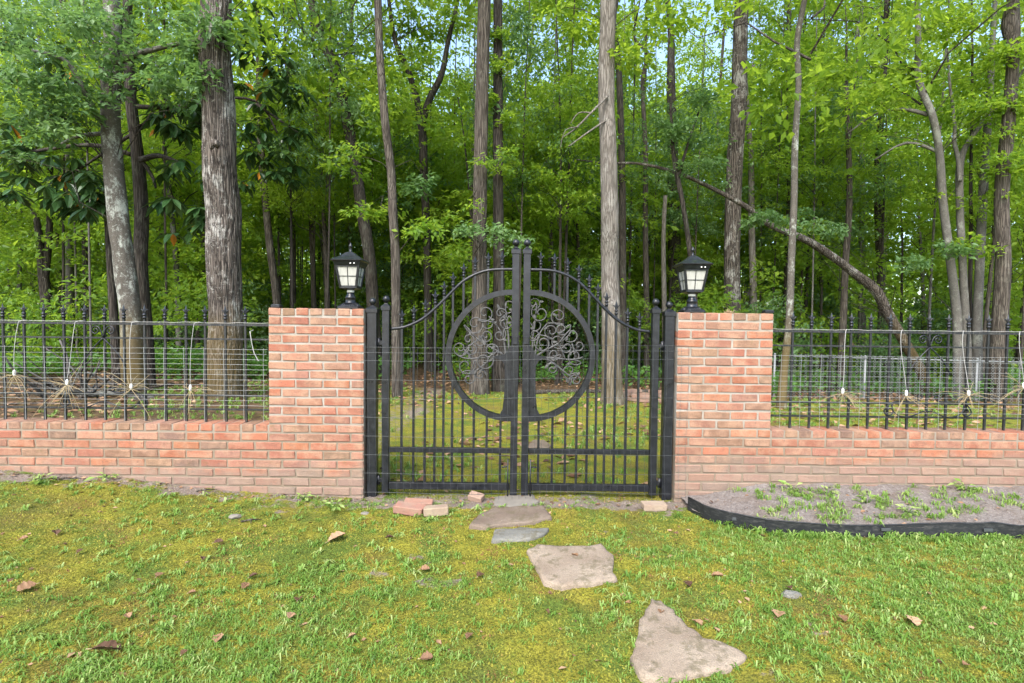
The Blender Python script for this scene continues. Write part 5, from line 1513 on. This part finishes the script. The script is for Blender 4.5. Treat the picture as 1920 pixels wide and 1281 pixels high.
# ground cover and the far woods read as one mass
def masses():
    r = np.random.default_rng(12)
    N = 95000
    y = 6.0 + 26 * r.uniform(0, 1, N) ** 1.6; x = (y + 3.9) * r.uniform(-1.12, 1.12, N)
    k = (fbm(x * 0.5, y * 0.5, 15, 3) + r.normal(0, 0.05, N) > 0.43) & ~((np.abs(x - 1.0) < 2.6) & (y < 7.4)); x = x[k]; y = y[k]; n = len(x)
    h = 0.75 * fbm(x * 0.7, y * 0.7, 17, 2) * r.uniform(0, 1, n) ** 0.7
    c = np.stack([x, y, gz(x, y) + 0.02 + h], 1); d = r.normal(0, 1, (n, 3)); d[:, 2] *= 0.4
    nn = r.normal(0, 0.45, (n, 3)); nn[:, 2] += 1
    l = r.uniform(0.06, 0.14, n); v, q = leaf_arrays(c, d, nn, l, l * 0.6)
    g = obj('undergrowth', np_mesh('undergrowth', v, [q], 'leaf_ground', {'shade': r.uniform(0, 1, n)})); tag(g, 'low green undergrowth covering the forest floor', 'undergrowth', kind='stuff')
    # far woods
    m = 6200; a = r.uniform(-0.98, 0.98, m); d = r.uniform(54, 66, m)
    c = np.stack([d * np.tan(a) * 0.95, d + CAM_Y, r.uniform(0, 1, m) ** 0.9 * 27], 1)
    v, q, s = spray_leaves(r, c, 1.9, 26, 0.55, 0.5, 0.3)
    m2 = 3400; a = r.uniform(-0.98, 0.98, m2); d = r.uniform(50, 60, m2)
    c2 = np.stack([d * np.tan(a) * 0.95, d + CAM_Y, r.uniform(0, 1, m2) ** 1.5 * 8], 1)
    v, q, s = merge([(v, q, s), spray_leaves(r, c2, 1.5, 30, 0.42, 0.5, 0.3)])
    g = obj('far_woods', np_mesh('far_woods', v, [q], 'leaf_canopy', {'shade': s})); tag(g, 'distant green woods closing the view behind the trees', 'woods', kind='stuff')


masses()


# ------------------------------------------------------------------ things behind the fences
def chain_link():
    a = P(1478, 668, 6.9); b = P(1960, 658, 5.7); H = 0.98
    b.z = a.z; d = Vector((b.x - a.x, b.y - a.y, 0)); Ln = d.length + 1.6; d.normalize()
    z0 = a.z - H
    root = empty('chain_link_fence', (a.x, a.y, z0)); root.rotation_euler.z = math.atan2(d.y, d.x)
    tag(root, 'grey chain link fence behind the right iron fence', 'fence')
    k = MB(); cell = 0.10; nx = int(Ln / cell); nz = int(H / (cell / 2))
    for i in range(nx):
        pts = [(i * cell + (cell * 0.5 if j % 2 else 0) + (0.004 if j % 2 else -0.004), 0.004 * (1 if j % 2 else -1), j * H / nz) for j in range(nz + 2)]
        k.tube(pts, 0.0042, 3, False)
        pts = [(i * cell + (0 if j % 2 else cell * 0.5), 0.004 * (-1 if j % 2 else 1), j * H / nz) for j in range(nz + 2)]
        k.tube(pts, 0.0042, 3, False)
    k.build('mesh_wires', 'chain_link_wire', root)['kind'] = 'stuff'
    MB().tube([(-0.05, 0.02, H), (Ln, 0.02, H)], 0.013, 8).build('top_rail', 'chain_link_wire', root)
    for px in (1484, 1642, 1820, 1990):
        x = (P(px, 700, 6.3).x - a.x)
        o = MB().tube([(0, 0, -0.3), (0, 0, H + 0.03)], 0.022, 10).build('post', 'chain_link_wire', root); o.location = (x, 0.045, 0)
        MB().lathe([(0.025, 0.0), (0.025, 0.02), (0.012, 0.034), (0.002, 0.036)], n=10).build('post_cap', 'chain_link_wire', o).location = (0, 0, H + 0.02)


chain_link()


def sticks():
    r = random.Random(4)
    p = P(150, 730, 3.8); root = empty('brush_pile', (p.x, 3.8, float(gz(p.x, 3.8)))); tag(root, 'tangled pile of dead roots and branches behind the left fence', 'brush pile')
    for i in range(46):
        c = Vector((r.gauss(0, 0.32), r.gauss(0, 0.25), 0.03)); a = r.uniform(0, 6.28); e = r.uniform(0.05, 1.2); l = r.uniform(0.35, 0.95)
        d = Vector((math.cos(a) * math.cos(e), math.sin(a) * math.cos(e), math.sin(e)))
        pts = [c + d * l * t + Vector((r.gauss(0, 0.03), r.gauss(0, 0.03), r.gauss(0, 0.02))) for t in (0, 0.3, 0.6, 1.0)]
        r0 = r.choice((0.008, 0.012, 0.02, 0.032))
        MB().tube(smooth_path([tuple(q) for q in pts], 3), [r0 * (1 - 0.07 * k) for k in range(10)], 6).build('stick', r.choice(('bark_brown', 'bark_dark', 'bark_grey')), root)
    # log that edges the moss behind the gate
    a = P(995, 722, 5.9); b = P(1236, 716, 6.3)
    o = MB().tube(smooth_path([(0, 0, 0), ((b.x - a.x) * 0.3, 0.15, 0.01), ((b.x - a.x) * 0.7, 0.3, -0.01), (b.x - a.x, 0.4, 0)], 5), 0.045, 10).build('log', 'bark_brown'); o.location = (a.x, a.y, float(gz(a.x, a.y)) + 0.03)
    tag(o, 'thin brown log edging the moss behind the gate', 'log')
    # ring of loose bricks by the pale trunk
    c = ground_at(1212, 748, 0.0); root = empty('brick_ring', c); root.location.z = float(gz(c.x, c.y)); tag(root, 'low ring of loose red bricks beside the pale trunk', 'brick ring')
    for i in range(16):
        a = i * 2 * math.pi / 16; o = obj('brick', BM_S[i % 10], root, (math.cos(a) * 0.42, math.sin(a) * 0.42, 0.035)); o.rotation_euler.z = a + math.pi / 2 + r.uniform(-0.1, 0.1); o.color = brick_colour(0.3)
        if i % 3: o2 = obj('brick', BM_S[(i + 3) % 10], root, (math.cos(a + 0.2) * 0.42, math.sin(a + 0.2) * 0.42, 0.095)); o2.rotation_euler.z = a + 0.2 + math.pi / 2; o2.color = brick_colour(0.3)
    for i, (px, py, lab) in enumerate(((105, 905, 'long brown twig on the ground before the left wall'), (385, 905, 'forked dead twig at the foot of the left wall'), (470, 948, 'pale dead twig on bare soil before the left wall'))):
        g = ground_at(px, py, 0.12); k = MB(); l = (0.32, 0.14, 0.12)[i]
        k.tube([(-l / 2, 0, 0), (0, 0.01, 0.012), (l / 2, 0.03, 0.004)], [0.006, 0.005, 0.002], 6); k.tube([(0, 0.01, 0.01), (l * 0.2, -0.05, 0.01)], [0.004, 0.002], 5)
        o = k.build('twig', 'bark_brown'); o.location = (g.x, g.y, float(lawn_z(np.array([g.x]), np.array([g.y]))[0]) + 0.008); tag(o, lab, 'twig')


sticks()


# weeds that stand up out of the lawn, at the foot of the walls
def weed(px, py, z, s, label, seed, mat='leaf_ground', n=16):
    r = np.random.default_rng(seed); g = ground_at(px, py, z)
    root = empty('weed', (g.x, g.y, z)); tag(root, label, 'weed', 'weeds at the foot of the wall')
    C = []; D = []; N = []; k = MB()
    for i in range(n):
        a = r.uniform(0, 6.28); h = s * r.uniform(0.2, 1.0); rr = s * r.uniform(0.1, 0.6)
        c = np.array([math.cos(a) * rr, math.sin(a) * rr, h * 0.6]); C.append(c); D.append([math.cos(a), math.sin(a), r.uniform(-0.2, 0.5)]); N.append([r.normal(0, .3), r.normal(0, .3), 1])
        k.tube([(0, 0, -0.01), tuple(c * 0.6), tuple(c)], [0.002, 0.0015, 0.001], 4)
    L = s * r.uniform(0.35, 0.7, n); v, q = leaf_arrays(np.array(C), np.array(D), np.array(N), L, L * 0.5)
    obj('leaves', np_mesh('leaves', v, [q], mat, {'shade': r.uniform(0.4, 1, n)}), root); k.build('stem', mat, root)


weed(200, 905, 0.09, 0.11, 'upright weed at the foot of the left wall', 1, 'grass')
weed(75, 908, 0.13, 0.09, 'low spreading weed near the left end of the wall', 2, 'grass')
weed(570, 938, 0.0, 0.08, 'broad leaved weed before the left pier', 3, 'grass')
weed(625, 955, 0.0, 0.09, 'leafy weed left of the white rock', 4, 'grass')
weed(1490, 925, 0.10, 0.11, 'largest weed in the soil bed under the right pier', 5, 'grass')
weed(1555, 928, 0.10, 0.08, 'small weed in the middle of the soil bed', 6, 'grass')
weed(1625, 945, 0.09, 0.09, 'weed clump in the soil bed before the right fence scroll', 7, 'grass')
weed(1810, 920, 0.12, 0.10, 'weed clump in the soil bed far along the right wall', 8, 'grass')
weed(1700, 962, 0.08, 0.08, 'small weed just behind the black edging', 9, 'grass')
p_ = P(1367, 583, 0.1)
r9 = np.random.default_rng(3); n9 = 26; D9 = r9.normal(0, 1, (n9, 3)); D9[:, 2] = np.abs(D9[:, 2]) + 0.5
v9, q9 = leaf_arrays(r9.normal(0, 0.012, (n9, 3)) * [1, 1, 0], D9, r9.normal(0, 1, (n9, 3)), np.full(n9, 0.035), np.full(n9, 0.010))
o = obj('dry_tuft', np_mesh('dry_tuft', v9, [q9], 'straw')); o.location = (p_.x, 0.1, TOP); tag(o, 'small dry pale plant tuft on top of the right pier', 'plant')


# alike trees and shrubs of one spot are told apart by their order from left to right
same = {}
for o in list(sc.objects):
    if o.parent is None and o.get('group') in ('tall forest trees', 'young trees at the edge of the woods', 'understory trees', 'thin sapling poles', 'forest floor shrubs'):
        same.setdefault(o['label'], []).append(o)
ORD = ('first', 'second', 'third', 'fourth', 'fifth', 'sixth', 'seventh', 'eighth', 'ninth', 'tenth')
for lab, lst in same.items():
    if len(lst) < 2: continue
    lst.sort(key=lambda o: o.location.x / (o.location.y - CAM_Y))
    for i, o in enumerate(lst): o['label'] = '%s, %s from left' % (lab, ORD[min(i, 9)])
